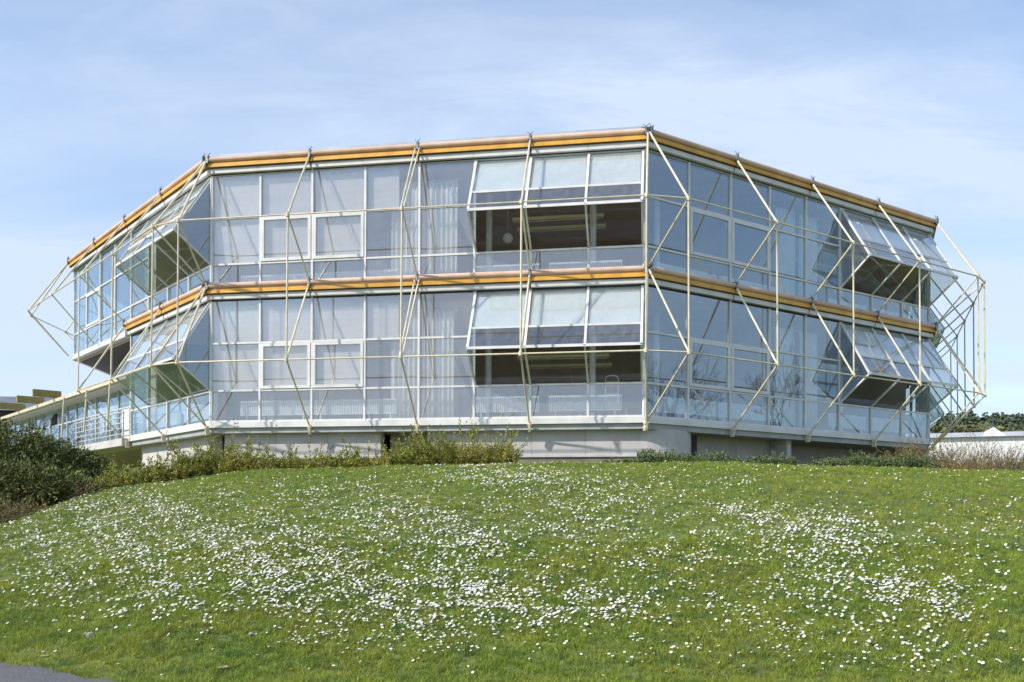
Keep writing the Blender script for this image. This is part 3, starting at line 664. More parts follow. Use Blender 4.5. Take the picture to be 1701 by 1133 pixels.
# chair with white tube back raised on an added table behind the lower front bay
def chair(f, u, off, zf, label):
    c = f.P(u, off, zf); root = empty('chair', tuple(c)); tag(root, label, 'chair')
    def loc(mb): mb.v = [tuple(np.array(p)-c) for p in mb.v]; return mb
    loc(bx(f, u-.21, u+.21, off-.21, off+.19, zf+.44, zf+.47)).build('seat', 'olive_timber', root)
    for du in (-.2, .2):
        for do in (-.19, .18):
            mb = MB(); mb.tube(f.P(u+du, off+do, zf), f.P(u+du, off+do, zf+.44), .014, n=6); loc(mb).build('leg', 'rail_white', root)
    mb = MB()
    pts = [(-.2, .44), (-.2, .92), (-.16, 1.0), (-.08, 1.03), (.08, 1.03), (.16, 1.0), (.2, .92), (.2, .44)]
    for (a, za), (b, zb) in zip(pts[:-1], pts[1:]): mb.tube(f.P(u+a, off+.2, zf+za), f.P(u+b, off+.2, zf+zb), .014, n=6)
    loc(mb).build('back_frame', 'rail_white', root)
    loc(bx(f, u-.18, u+.18, off+.19, off+.21, zf+.68, zf+.86)).build('backrest', 'olive_timber', root)
chair(fF, 13.3, -1.0, 2.865+.40, 'white tube framed chair set up behind the lower projecting front window')
tb = fF.P(12.9, -1.15, 2.865); root = empty('table', tuple(tb)); tag(root, 'brown table added to hold the chair up behind the lower projecting front window', 'table')  # support added under the chair, which is raised to its height in the image
def locT(mb): mb.v = [tuple(np.array(p)-tb) for p in mb.v]; return mb
locT(bx(fF, 12.2, 13.8, -1.5, -.75, 2.865+.36, 2.865+.395)).build('table_top', 'olive_timber', root)
for uu in (12.25, 13.75):
    for oo in (-1.45, -.8): locT(bx(fF, uu-.025, uu+.025, oo-.025, oo+.025, 2.865, 2.865+.36)).build('leg', 'rail_white', root)

# ------------------------------------------------------------------ low wing at the left (beyond the main building)
ow = fL.P(fL.L/2, 0, 2.8)
wing = empty('low_wing', tuple(ow)); wing['_w'] = tuple(ow)
tag(wing, 'low glazed wing with yellowish roof beams and balcony left of the glass building', 'building')
def wpart(mb, name, m): return part(mb, name, m, wing)
SL = fL.L/2; OW = -0.75           # s: distance to the left of the end of the lower glazing
def wb(s0, s1, o0, o1, z0, z1, mb=None): return bx(fL, SL-s1, SL-s0, o0, o1, z0, z1, mb)
wpart(wb(0.05, 6.9, -1.0, 0.15, 2.56, 2.86), 'balcony_slab', 'concrete_pale')
wpart(wb(6.95, 24, -1.0, -0.4, 2.5, 2.86), 'floor_edge', 'concrete')
wpart(wb(0.05, 24, OW-6.0, OW-0.3, 2.6, 2.86), 'floor', 'floor_brown')
wpart(wb(0.05, 24, OW-6.0, OW-5.8, 2.861, 5.2), 'rear_wall', 'core_wall')
n = 15; d = 23.5/n
for i in range(n+1):
    s = 0.1+i*d
    wpart(wb(s, s+.08, OW-.04, OW+.05, 2.861, 5.12), 'mullion', 'rail_white')
for i in range(n):
    s = 0.1+i*d
    wpart(wb(s+.082, s+d-.002, OW-.03, OW+.03, 4.30, 4.37), 'transom', 'rail_white')
    for z0, z1 in ((2.90, 4.29), (4.38, 5.11)):
        if i == 8 and z0 > 4:     # one top-hung vent stands open
            mb = MB(); q = [fL.P(SL-s-d+.05, OW+.45, z0+.15), fL.P(SL-s-.1, OW+.45, z0+.15), fL.P(SL-s-.1, OW+.04, z1), fL.P(SL-s-d+.05, OW+.04, z1)]
            mb.hexa([p-Zv*.01 for p in q]+[p+Zv*.01 for p in q]); wpart(mb, 'open_vent', 'pane_glass'); continue
        mb = MB(); wb(s+.08, s+d, OW-.006, OW+.006, z0, z1, mb); wpart(mb, 'window_pane', 'pane_glass')
wpart(wb(1.7, 2.6, OW+.06, OW+.09, 2.87, 4.25), 'door_leaf', 'white_frame')
for i in range(12):
    s = i*2.0
    wpart(wb(s+.01, s+1.99, -0.12, 0.02, 5.24, 5.40), 'eave_gutter', 'cream_tube')
    wpart(wb(s+.01, s+1.99, OW-.1, -.123, 5.14, 5.26), 'eave_soffit', 'soffit_panel')
mb = MB(); q = [fL.P(SL, -.3, 5.43), fL.P(SL-24, -.3, 5.43), fL.P(SL-24, -6.5, 6.75), fL.P(SL, -6.5, 6.75)]
mb.hexa([p-Zv*.08 for p in q]+q); wpart(mb, 'roof', 'roof_metal')
wpart(wb(0, 22, -6.9, -6.6, 6.0, 7.25), 'clerestory', 'pale_green_panel')
wpart(wb(0, 22.1, -7.6, -6.5, 7.252, 7.33), 'upper_eave', 'slate_roof')
for k, s in enumerate((10.6, 13.8, 17.7)):
    wpart(bx(fL, SL-s-.09, SL-s+.09, -0.3, 0.95, 5.46, 5.80), 'pergola_beam', 'olive_timber')
for s in (1.2, 4.4, 7.9): # slanting cream props in front of the wing
    mb = MB(); mb.tube(fL.P(SL-s, 0.25, 5.2), fL.P(SL-s-.15, 0.30, 3.4), 0.04, n=7); wpart(mb, 'prop', 'cream_tube')
rail = empty('balcony_railing', tuple(fL.P(SL-2, 0, 2.86))); rail['_w'] = tuple(fL.P(SL-2, 0, 2.86))
tag(rail, 'pale grey metal railing with five horizontal bars on the balcony at left', 'railing')
for i in range(9):
    s = 0.2+i*0.80; part(wb(s-.02, s+.02, .02, .06, 2.862, 3.93), 'post', 'rail_white', rail)
for j in range(5):
    z = 3.05+j*0.215; mb = MB(); mb.tube(fL.P(SL-.05, .085, z), fL.P(SL-6.85, .085, z), 0.022 if j < 4 else .032, n=6); part(mb, 'bar', 'rail_white', rail)

# ------------------------------------------------------------------ far buildings and woods
def far_house(loc, w, d, h, rh, label, wallm, roofm, ang=0.0, gable=True, name='house'):
    root = empty(name, loc); root.rotation_euler.z = ang; tag(root, label, 'house')
    n = max(4, int(w/1.2))
    for i in range(n):
        x0 = -w/2+i*w/n; mb = MB(); mb.hexa([(x0+.02, -d/2, -4), (x0+w/n-.02, -d/2, -4), (x0+w/n-.02, -d/2+.12, -4), (x0+.02, -d/2+.12, -4), (x0+.02, -d/2, h), (x0+w/n-.02, -d/2, h), (x0+w/n-.02, -d/2+.12, h), (x0+.02, -d/2+.12, h)])
        mb.build('wall_panel', wallm, root)
    mb = MB(); mb.hexa([(-w/2, -d/2+.125, -4), (w/2, -d/2+.125, -4), (w/2, d/2, -4), (-w/2, d/2, -4), (-w/2, -d/2+.125, h), (w/2, -d/2+.125, h), (w/2, d/2, h), (-w/2, d/2, h)]); mb.build('wall', wallm, root)
    mb = MB(); e = .5; mb.add([(-w/2-e, -d/2-e, h), (w/2+e, -d/2-e, h), (w/2+e, d/2+e, h), (-w/2-e, d/2+e, h), (-w/2-e, 0, h+rh), (w/2+e, 0, h+rh)],
        [(0, 1, 5, 4), (2, 3, 4, 5), (0, 4, 3), (1, 2, 5), (3, 2, 1, 0)]); mb.build('roof', roofm, root)
    return root
h1 = far_house((50.5, 95, 5.0), 15, 10, 2.9, 0.9, 'long white boarded hall with shallow pale roof behind the twiggy shrubs at right', 'far_white', 'far_roof', R(-20))
mb = MB(); mb.add([(-.6, -5.0, 2.92), (1.7, -5.0, 2.92), (0.5, -5.0, 3.9), (-.6, 1, 3.2), (1.7, 1, 3.2), (0.5, 1, 3.9)], [(0, 1, 2), (5, 4, 3), (0, 2, 5, 3), (1, 4, 5, 2), (0, 3, 4, 1)]); mb.build('dormer', 'far_white', h1)
far_house((66, 92, 5.0), 15, 9, 2.6, 0.7, 'lower white hall with grey roof at the right edge', 'far_white', 'far_roof', R(-14))
far_house((-62, 96, 3.0), 26, 12, 7.2, 2.2, 'dark building with slate blue roof behind the hedge at far left', 'far_brown', 'slate_roof', R(6))

# far-off wood on the hill: reads as one mass
nT = 6500
ty = rng.uniform(230, 430, nT); tx = ty*rng.uniform(-0.85, 0.95, nT); tz = H(tx, ty)
keep = (tx/ty > 0.2) | (rng.random(nT) < 0.12); tx, ty, tz = tx[keep], ty[keep], tz[keep]; nT = len(tx)
def wood(mask, label, m, conifer):
    x, y, z = tx[mask], ty[mask], tz[mask]; n = len(x); k = 60
    h = rng.uniform(7, 12, n) if conifer else rng.uniform(5.0, 8.5, n); t = rng.random((n, k))**0.8; ang = rng.uniform(0, 2*math.pi, (n, k))
    if conifer: rad = (1-t)*h[:, None]*0.20+0.15
    else: rad = np.sqrt(np.clip(1-(2*t-1)**2, 0, 1))*h[:, None]*0.34*rng.uniform(.6, 1, (n, k))
    P = np.stack([x[:, None]+rad*np.cos(ang), y[:, None]+rad*np.sin(ang), z[:, None]+h[:, None]*(0.08+0.92*t)], -1).reshape(-1, 3)
    D = np.stack([np.cos(ang), np.sin(ang), (-.5 if conifer else .3)*np.ones_like(ang)], -1).reshape(-1, 3)+rng.normal(size=(n*k, 3))*.4
    V, F = leaves(P, D, rng.uniform(1.0, 1.7, n*k), rng.uniform(.8, 1.4, n*k)); o = np_mesh('distant_wood', V, F, m); tag(o, label, 'wood', kind='stuff')
cm = rng.random(nT) < np.clip((ty-250)/130, 0.1, 0.95)
wood(cm, 'dark conifers along the top of the far wooded hill', 'forest_dark', True)
wood(~cm, 'pale budding broadleaf trees on the slope of the far hill', 'forest_pale', False)

# ------------------------------------------------------------------ bare trees
def bare_tree_mesh(h, depth=6, seed=0, spread=0.5):
    rr = random.Random(seed); S0, S1, A0, A1 = [], [], [], []
    def grow(p, d, ln, r, k):
        nseg = 3
        for s in range(nseg):
            d2 = nrm(d+np.array([rr.gauss(0, .10), rr.gauss(0, .10), rr.gauss(0.03, .06)])); q = p+d2*ln/nseg; r2 = r*0.86
            S0.append(p); S1.append(q); A0.append(r); A1.append(r2); p, d, r = q, d2, r2
            if k > 0 and s > 0 and rr.random() < .8:
                e = nrm(d+np.array([rr.gauss(0, spread), rr.gauss(0, spread), rr.gauss(.1, .3)])); grow(p, e, ln*rr.uniform(.5, .75), r*.55, k-1)
        if k > 0:
            for _ in range(2):
                e = nrm(d+np.array([rr.gauss(0, spread*.7), rr.gauss(0, spread*.7), rr.gauss(.15, .2)])); grow(p, e, ln*rr.uniform(.62, .85), r*.68, k-1)
    grow(np.array([0, 0, -0.3]), np.array([0, 0, 1.0]), h*.30, h*.018, depth)
    return np.array(S0), np.array(S1), np.array(A0), np.array(A1)
tree_me = []
for sd in (3, 8):
    a, b, r0, r1 = bare_tree_mesh(11, 5, sd); V, F = sticks(a, b, np.maximum(r0, .012), np.maximum(r1, .010))
    o = np_mesh('branches', V, F, 'bark'); col.objects.unlink(o); tree_me.append(o.data); bpy.data.objects.remove(o)
for k, (x, y, s, lab) in enumerate(((-15, -13, 1.0, 'bare tree mirrored at the bottom of the lower front glazing'), (0, -22, 1.1, 'bare tree mirrored in the sunlit front glazing'),
        (33, 20, 0.95, 'bare tree mirrored in the lower windows of the shaded right side, nearer one'), (40, 28, 1.05, 'bare tree mirrored in the lower windows of the right side, farther one'),
        (36, 8, 1.0, 'bare tree mirrored at the right end of the shaded side'), (-42, 52, 1.2, 'bare tree mirrored in the left side glazing'), (-52, 66, 1.3, 'bare tree mirrored in the upper left glazing'), (47, 40, 1.1, 'tall bare tree beyond the right edge of the lawn'))):
    z = float(H(x, y)); root = empty('bare_tree', (x, y, z)); root.scale = (s, s, s); root.rotation_euler.z = k*1.3; tag(root, lab, 'tree', 'bare trees around the lawn')
    link('branches', tree_me[k % 2], root)
    mb = MB(); mb.tube((0, 0, -.3), (0, 0, 1.2), .24, .19, n=9, caps=False); mb.build('trunk', 'bark', root)

# ------------------------------------------------------------------ shrubs
def shrub(x, y, w, h, style, label, dens=1.0, dz=0.0, dep=None):
    z = float(H(x, y))+dz; dep = dep or w*0.55
    root = empty('shrub', (x, y, z))
    if style == 'juniper':
        NL = 26; n = int(5200*dens)
        lc = np.stack([rng.uniform(-.5, .5, NL)*w*.78, rng.uniform(-.5, .5, NL)*dep*.7, rng.uniform(.05, .62, NL)*h], -1)
        lc[:, 2] *= np.clip(1.15-np.abs(lc[:, 0])/(w*.5)*.55, .3, 1)
        lr = rng.uniform(.30, .46, NL)*h; li = rng.integers(0, NL, n)
        d3 = unit(rng.normal(size=(n, 3))+np.array([0, -.25, .35])); rr = rng.uniform(.72, 1.0, n)
        P = lc[li]+d3*(lr[li]*rr)[:, None]*np.array([1.25, 1.0, .85]); P[:, 2] = np.maximum(P[:, 2], .02)
        D = unit(d3*.8+rng.normal(size=(n, 3))*.35+np.array([.35, 0, .05])); k = 18
        s = rng.random((n, k)); L = rng.uniform(.2, .42, n)
        Q = (P[:, None]+D[:, None]*(L[:, None]*s)[..., None]+np.array([0, 0, -.12])*(s**2)[..., None]*L[:, None, None]+rng.normal(size=(n, k, 3))*.022).reshape(-1, 3)
        E = (D[:, None]+rng.normal(size=(n, k, 3))*.45).reshape(-1, 3)
        V, F = leaves(Q, E, rng.uniform(.06, .14, n*k), rng.uniform(.018, .040, n*k)); np_mesh('foliage', V, F, 'juniper_leaf', root)
        m = int(500*dens); j = rng.integers(0, n, m); V, F = sticks(np.tile([0, 0, .1], (m, 1))+P[j]*np.array([.35, .35, 0]), P[j], .02, .006); np_mesh('stems', V, F, 'juniper_wood', root)
        cat = 'shrub'
    else:
        ns = int((125 if style == 'broom' else 120)*dens*max(w, .6)); 
        if style == 'twig': ns = int(52*dens*w)
        bx_ = rng.uniform(-.42, .42, ns)*w; by_ = rng.uniform(-.42, .42, ns)*dep
        env = np.sqrt(np.clip(1-(2*bx_/w)**2*.95, .05, 1)); hh = h*env*rng.uniform(.25, 1.0, ns)
        lean = np.stack([bx_/w*1.1+rng.normal(0, .35, ns), rng.normal(0, .35, ns), np.ones(ns)], -1); lean = unit(lean)
        if style == 'broom': hh *= rng.choice([.6, 1, 1.6], ns, p=[.5, .38, .12])
        curve = rng.normal(0, .18, (ns, 3)); K = 5; pts = []
        for q in range(K+1):
            t = q/K; p = np.stack([bx_, by_, np.full(ns, -.03)], -1)+lean*(hh*t)[:, None]+curve*(t*t*hh)[:, None]; pts.append(p)
        sm = {'broom': 'broom_stem', 'green': 'broom_stem', 'twig': 'brown_stem'}[style]
        Vs, Fs, o = [], [], 0; r = .007 if style != 'twig' else .008
        for q in range(K):
            V, F = sticks(pts[q], pts[q+1], r*(1-q/K*.8), r*(1-(q+1)/K*.8)); Vs.append(V); Fs.append(F+o); o += len(V)
        # side twigs
        m = ns*5; j = rng.integers(0, ns, m); q = rng.integers(1, K, m); base = np.array(pts)[q, j]; dd = unit(lean[j]+rng.normal(size=(m, 3))*.55); tl = rng.uniform(.12, .32, m)*h
        tip = base+dd*tl[:, None]; V, F = sticks(base, tip, r*.5, r*.2); Vs.append(V); Fs.append(F+o)
        np_mesh('stems', np.concatenate(Vs), np.concatenate(Fs), sm, root)
        nl = {'broom': 34, 'green': 34, 'twig': 7}[style]; lt = {'broom': 7, 'green': 8, 'twig': 2}[style]
        s = rng.uniform(.18, 1, (ns, nl)); a = np.array(pts); fi = np.clip((s*K).astype(int), 0, K-1); fr = s*K-fi; jj = np.arange(ns)[:, None]
        P = a[fi, jj]*(1-fr)[..., None]+a[fi+1, jj]*fr[..., None]; D = lean[:, None]+rng.normal(size=(ns, nl, 3))*.6
        P2 = base[:, None]+(tip-base)[:, None]*rng.uniform(.1, 1, (m, lt))[..., None]; D2 = dd[:, None]+rng.normal(size=(m, lt, 3))*.5
        P = np.concatenate([P.reshape(-1, 3), P2.reshape(-1, 3)]); D = np.concatenate([D.reshape(-1, 3), D2.reshape(-1, 3)])
        ll, lw = {'broom': ((.05, .11), (.016, .032)), 'green': ((.03, .06), (.016, .032)), 'twig': ((.03, .06), (.012, .026))}[style]
        P[:, 2] = np.maximum(P[:, 2], .0)
        V, F = leaves(P, D, rng.uniform(*ll, len(P)), rng.uniform(*lw, len(P))); np_mesh('foliage', V, F, {'broom': 'broom_leaf', 'green': 'green_leaf', 'twig': 'brown_leaf'}[style], root)
        cat = 'shrub'
    tag(root, label, cat, 'shrubs along the foot of the glass building'); return root
def xat(px, y): return (px-850.5)/1463.1*y
def sh(px0, px1, ytop, y, style, label, dens=1.0, dep=None):
    x = xat((px0+px1)/2, y); w = (px1-px0)/1463.1*y; h = ((850-ytop)/1463.1*y-float(H(x, y)))*{'juniper': .99, 'twig': 1.0}.get(style, .84); return shrub(x, y, w, h, style, label, dens, dep=dep)
sh(-170, 118, 694, 21.5, 'juniper', 'large dark green spreading juniper in front of the low wing', 1.35, dep=3.2)
sh(-130, 138, 768, 19.6, 'juniper', 'lower dark conifer bush at left edge below the juniper', .9, dep=2.0)
sh(-60, 80, 822, 17.6, 'twig', 'reddish brown low twigs at the left edge of the lawn', 1.6)
sh(60, 175, 790, 19.2, 'twig', 'brown twigs under the dark bush beside the lawn', 1.4)
sh(150, 262, 772, 21.0, 'broom', 'low olive green shrub at the dark opening under the building', 1.2)
sh(225, 345, 752, 21.6, 'broom', 'olive shrub in front of the pale concrete pier', 1.3)
sh(300, 455, 722, 21.8, 'broom', 'tall yellow green shrub under the left corner of the front', 1.5)
sh(425, 560, 748, 22.2, 'broom', 'low yellow green shrub before the lit base wall', 1.3)
sh(530, 665, 746, 22.4, 'broom', 'low wide yellow green shrub left of the recess in base wall', 1.3)
sh(640, 862, 706, 22.6, 'broom', 'tallest spiky yellow green shrub at middle of the lawn crest', 1.6, dep=1.3)
sh(1000, 1060, 755, 23.2, 'green', 'smallest green shrub right of the bare base wall', 1.3)
sh(1050, 1135, 738, 23.2, 'green', 'bushy green shrub with one tall shoot under the right corner', 1.6)
sh(1120, 1230, 742, 23.2, 'green', 'broad green shrub in front of the dark recess', 1.6)
sh(1230, 1320, 744, 23.2, 'green', 'rounded green shrub left of the small concrete pier', 1.5)
sh(1340, 1415, 752, 23.2, 'green', 'low green shrub right of the small concrete pier', 1.4)
sh(1400, 1475, 742, 23.3, 'green', 'dense green shrub beneath the shaded right side', 1.7)
sh(1460, 1545, 738, 23.3, 'green', 'green shrub mixed with brown twigs under the right end', 1.5)
sh(1480, 1575, 712, 24.0, 'twig', 'tall russet twiggy shrub at the right end of the building', 2.2)
sh(1555, 1640, 702, 24.2, 'twig', 'thin twiggy shrub in front of the white hall', 1.2)
sh(1600, 1720, 706, 23.6, 'twig', 'sparse brown shrub at the right edge of the photograph', 1.1)
sh(1530, 1720, 745, 23.0, 'twig', 'low dense russet brush along the right crest of the lawn', 1.5)
sh(1690, 1800, 735, 24.0, 'green', 'green shrub just past the right edge', 1.3)

# ------------------------------------------------------------------ lawn: grass tufts
def tuft(seed, n=16, h=0.055, spread=0.05):
    r = np.random.default_rng(seed); a = r.uniform(0, 2*math.pi, n); b = np.stack([np.cos(a), np.sin(a), np.zeros(n)], -1)*r.uniform(0, spread, n)[:, None]
    d = unit(np.stack([r.normal(0, .55, n), r.normal(0, .55, n), np.ones(n)], -1)); bend = np.stack([r.normal(0, .4, n), r.normal(0, .4, n), -np.abs(r.normal(0, .3, n))], -1)
    L = r.uniform(.5, 1.15, n)[:, None]*h; w = unit(np.cross(d, r.normal(size=(n, 3))))*r.uniform(.0016, .0034, n)[:, None]
    m = b+d*L*.55; t = b+d*L+bend*L*.45
    V = np.stack([b-w, b+w, m+w*.8, m-w*.8, t], 1).reshape(-1, 3); o = (np.arange(n)*5)[:, None]
    F = np.concatenate([o+np.array([[0, 1, 2]]), o+np.array([[0, 2, 3]]), o+np.array([[3, 2, 4]])])
    me_o = np_mesh('grass_tuft', V, F, 'grass_blade'); col.objects.unlink(me_o); return me_o
tcol = bpy.data.collections.new('grass_tufts')
for s in range(5): tcol.objects.link(tuft(s, h=.050+.006*s, spread=.055))
n1_, n2_ = 36000, 60000
gxp = np.concatenate([rng.uniform(-7.5, 7.5, n1_), rng.uniform(-15, 15, n2_)]); gyp = np.concatenate([rng.uniform(7.6, 12.5, n1_), rng.uniform(12.3, 24.5, n2_)])
ok = (np.abs(gxp) < gyp*0.62+.6) & (gyp > path_edge(gxp)-0.02+rng.uniform(-.10, .06, len(gxp))); gxp, gyp = gxp[ok], gyp[ok]
gp = np.stack([gxp, gyp, H(gxp, gyp)-.004], -1)
me = bpy.data.meshes.new('grass'); me.vertices.add(len(gp)); me.vertices.foreach_set('co', gp.astype(np.float32).ravel()); me.materials.append(MATS['grass_blade']); me.update()
grass = link('grass', me); tag(grass, 'short green lawn grass covering the bank below the building', 'grass', kind='stuff')
ng = bpy.data.node_groups.new('scatter_tufts', 'GeometryNodeTree'); ng.interface.new_socket('Geometry', in_out='INPUT', socket_type='NodeSocketGeometry'); ng.interface.new_socket('Geometry', in_out='OUTPUT', socket_type='NodeSocketGeometry')
gi = ng.nodes.new('NodeGroupInput'); go = ng.nodes.new('NodeGroupOutput'); ip = ng.nodes.new('GeometryNodeInstanceOnPoints'); ci = ng.nodes.new('GeometryNodeCollectionInfo')
ci.inputs['Collection'].default_value = tcol; ci.inputs['Separate Children'].default_value = True; ci.inputs['Reset Children'].default_value = True; ip.inputs['Pick Instance'].default_value = True
rv = ng.nodes.new('FunctionNodeRandomValue'); rv.data_type = 'FLOAT_VECTOR'; rv.inputs[0].default_value = (-.12, -.12, 0); rv.inputs[1].default_value = (.12, .12, 6.28)
rs = ng.nodes.new('FunctionNodeRandomValue'); rs.data_type = 'FLOAT'; rs.inputs[2].default_value = .65; rs.inputs[3].default_value = 1.35; rs.inputs['Seed'].default_value = 4
ng.links.new(gi.outputs[0], ip.inputs['Points']); ng.links.new(ci.outputs[0], ip.inputs['Instance']); ng.links.new(rv.outputs[0], ip.inputs['Rotation']); ng.links.new(rs.outputs[1], ip.inputs['Scale']); ng.links.new(ip.outputs[0], go.inputs[0])
gm = grass.modifiers.new('scatter', 'NODES'); gm.node_group = ng

# ------------------------------------------------------------------ daisies
def daisy_arrays(rad, hgt, petals=9):
    V = [(0, 0, hgt+rad*.10)]; F = []; mi = []
    for k in range(petals*2):
        a = math.pi*k/petals; rr = rad*(1.0 if k % 2 == 0 else .84); V.append((rr*math.cos(a), rr*math.sin(a), hgt-rad*.02))
    for k in range(petals*2): F.append((0, 1+k, 1+(k+1) % (petals*2))); mi.append(0)
    c = len(V); V.append((0, 0, hgt+rad*.24))
    for k in range(6): a = math.pi*k/3; V.append((rad*.30*math.cos(a), rad*.30*math.sin(a), hgt+rad*.10))
    for k in range(6): F.append((c, c+1+k, c+1+(k+1) % 6)); mi.append(1)
    s = len(V)
    for k in range(3): a = 2.1*k; V.append((.0012*math.cos(a), .0012*math.sin(a), 0))
    for k in range(3): F.append((s+k, s+(k+1) % 3, 0)); mi.append(2)
    return np.array(V), np.array(F), np.array(mi)
blobs = [  # picture places of the denser drifts: x, y, rx, ry, weight
    (230, 850, 120, 22, .8), (120, 900, 110, 25, .7), (330, 905, 150, 26, .9), (150, 975, 120, 30, .8), (480, 925, 110, 30, 1.3), (360, 960, 120, 30, .8),
    (560, 965, 120, 30, 1.1), (700, 880, 110, 30, .7), (770, 905, 45, 22, 1.8), (760, 985, 70, 26, 1.9), (650, 1010, 110, 26, 1.2), (830, 1020, 110, 22, 1.3), (960, 1010, 60, 26, 1.5),
    (720, 1060, 80, 18, .8), (560, 1060, 90, 20, .6), (850, 960, 60, 30, .6), (960, 880, 90, 30, .6), (1010, 830, 80, 25, .5), (880, 800, 60, 14, .7), (780, 790, 60, 10, .4), (1230, 855, 40, 10, 1.2),
    (1330, 885, 80, 25, 1.2), (1400, 915, 80, 25, 1.0), (1370, 960, 60, 20, .7), (1480, 985, 90, 20, 1.3), (1560, 1010, 70, 24, 1.1), (1380, 1060, 110, 26, .7), (1540, 1090, 90, 20, .6), (1130, 930, 120, 25, .6),
    (1090, 1000, 80, 30, .5), (1260, 1010, 90, 30, .35), (1090, 1080, 60, 18, .35), (530, 820, 120, 14, .35), (1560, 890, 60, 20, .3), (1660, 900, 50, 40, .2), (620, 850, 80, 16, .5), (300, 1010, 120, 24, .5), (480, 1010, 100, 22, .7), (1200, 800, 60, 10, .15)]
nc = 420000; dx = rng.uniform(-13, 13, nc); dy = 8.4+13.5*rng.random(nc)**1.0; dzz = H(dx, dy)
ix, iy = PX(dx, dy, dzz); dn = np.zeros(nc)+.012
for bxx, byy, rx, ry, w in blobs: dn += w*np.exp(-((ix-bxx)/(rx*1.2))**2-((iy-byy)/(ry*1.25))**2)*.40
cl = (np.sin(dx*5.1+dy*3.3)+np.sin(dx*8.7-dy*6.1+1)+np.sin(dy*11.3+dx*2+2)+np.sin(dx*14.1+dy*9.0))*.25
dn *= np.clip(.75+1.0*cl, .12, 2.0); area = (dy/11.0)**0.3
ok = (rng.random(nc) < dn*.62) & (ix > -20) & (ix < 1720) & (iy < 1150) & (dy > path_edge(dx)+.25)
dx, dy, dzz = dx[ok], dy[ok], dzz[ok]; print('daisies', len(dx))
dist = np.sqrt(dx**2+dy**2); order = np.argsort(dist); dx, dy, dzz = dx[order], dy[order], dzz[order]
prot = []
for v in range(3):
    V, F, mi = daisy_arrays(.0140, .044+.006*v); o = np_mesh('daisy', V, F, ['daisy_white', 'daisy_yellow', 'stem_green'], mi=mi); col.objects.unlink(o); prot.append(o.data); bpy.data.objects.remove(o)
for i in range(300):
    o = link('daisy', prot[i % 3]); o.location = (dx[i], dy[i], dzz[i]); s = random.uniform(.7, 1.3); o.scale = (s, s, s)
    o.rotation_euler = (random.gauss(.24, .2), random.gauss(-.26, .2), random.uniform(-.5, .5)); tag(o, 'white daisy with yellow centre open in the short lawn grass', 'daisy', 'daisies in the lawn')
V0, F0, mi0 = daisy_arrays(.0155, .048, 5); Vs, Fs, Ms = [], [], []; n = len(dx)-300
tl = rng.normal(0, .25, (n, 2)); sc = rng.uniform(.7, 1.35, n)
base = np.stack([dx[300:], dy[300:], dzz[300:]], -1)
VV = V0[None]*sc[:, None, None]; VV = np.broadcast_to(VV, (n, len(V0), 3)).copy(); rr_ = VV[:, :, :2].copy()
VV[:, :, 2] += rr_[:, :, 0]*(tl[:, 0]+.22)[:, None]+rr_[:, :, 1]*(tl[:, 1]+.22)[:, None]; VV[:, :, 0] -= VV[:, :, 2]*.12; VV += base[:, None]
FF = F0[None]+(np.arange(n)*len(V0))[:, None, None]
o = np_mesh('daisies', VV.reshape(-1, 3), FF.reshape(-1, 3), ['daisy_white', 'daisy_yellow', 'stem_green'], mi=np.tile(mi0, n)); tag(o, 'drifts of small white daisies farther up the lawn', 'daisies', kind='stuff')

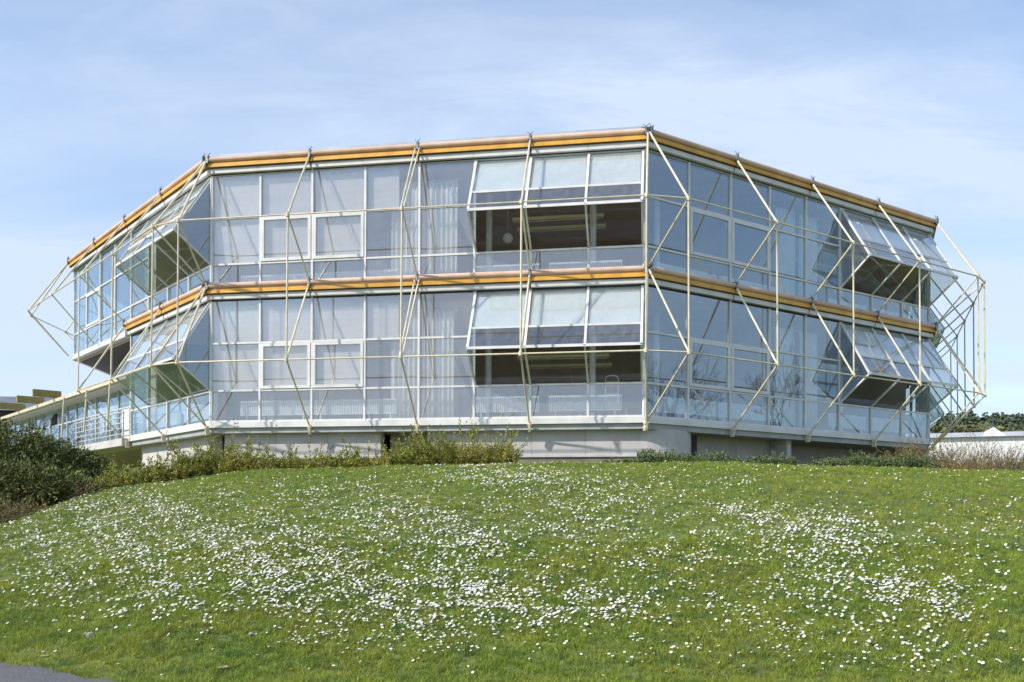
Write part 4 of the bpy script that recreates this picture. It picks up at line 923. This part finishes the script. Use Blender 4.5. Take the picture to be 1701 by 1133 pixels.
# dandelions and a few fallen things
def ground_at(px, py):
    lo = None
    for y in np.arange(7.5, 24, .02):
        x = (px-850.5)/1463.1*y; z = float(H(x, y))
        if 850-1463.1*z/y <= py: return x, y, z
    return x, y, z
def dandelion(px, py, label):
    x, y, z = ground_at(px, py); root = empty('dandelion', (x, y, z)); tag(root, label, 'dandelion', 'dandelions in the lawn')
    mb = MB()
    for k in range(22):
        a = k*2.4; r = .022*math.sqrt((k+1)/22); c, s = math.cos(a), math.sin(a); h = .062+.008*(1-k/22)
        mb.add([(0, 0, .056), (r*c-.004*s, r*s+.004*c, h), (r*1.1*c, r*1.1*s, h+.001), (r*c+.004*s, r*s-.004*c, h)], [(0, 1, 2, 3)])
    mb.build('flower_head', 'daisy_yellow', root); mb = MB(); mb.tube((0, 0, 0), (0, 0, .058), .002, n=5); mb.build('stem', 'stem_green', root)
dandelion(1256, 893, 'single yellow dandelion among daisies in the right half of the lawn')
dandelion(484, 1125, 'yellow dandelion at the bottom edge of the lawn')
dandelion(282, 806, 'yellow dandelion below the olive shrub at the left crest')
dandelion(878, 776, 'small yellow dandelion on the crest before the bare base wall')
def dleaf(px, py, s, label):
    x, y, z = ground_at(px, py); mb = MB()
    pts = [(-.05, 0, .03), (-.02, .018, .036), (.03, .02, .042), (.06, 0, .034), (.03, -.02, .03), (-.02, -.018, .026)]
    mb.add([tuple(np.array(p)*s) for p in pts]+[tuple((np.array(p)-np.array([0, 0, .003]))*s) for p in pts], [tuple(range(6)), tuple(range(11, 5, -1))]+[(i, i+6, (i+1) % 6+6, (i+1) % 6) for i in range(6)])
    o = mb.build('fallen_leaf', 'dry_leaf'); o.location = (x, y, z); tag(o, label, 'leaf')
dleaf(370, 1118, 1.2, 'curled tan leaf lying in the grass near the bottom edge'); dleaf(74, 1098, .9, 'pale dry leaf on the grass verge beside the asphalt path'); dleaf(177, 1108, .8, 'small brown leaf at the mossy edge of the path')
def stone(px, py, s, label):
    x, y, z = ground_at(px, py); n = 8; mb = MB(); V = [(0, 0, .035*s)]
    for r, h in ((.03, .028), (.045, .01), (.04, -.02)):
        for k in range(n): a = 2*math.pi*k/n; q = r*random.uniform(.8, 1.15)*s; V.append((q*math.cos(a), q*math.sin(a)*.8, h*s))
    F = [(0, 1+k, 1+(k+1) % n) for k in range(n)]
    for j in range(2): F += [(1+j*n+k, 1+(j+1)*n+k, 1+(j+1)*n+(k+1) % n, 1+j*n+(k+1) % n) for k in range(n)]
    mb.add(V, F); o = mb.build('stone', 'stone_grey'); o.location = (x, y, z+.02); tag(o, label, 'stone')
stone(151, 1062, 1.1, 'pale stone in the grass at lower left')
stone(418, 1060, .7, 'small grey stone in the grass left of the middle')

for o in bpy.data.objects:
    if '_w' in o: del o['_w']
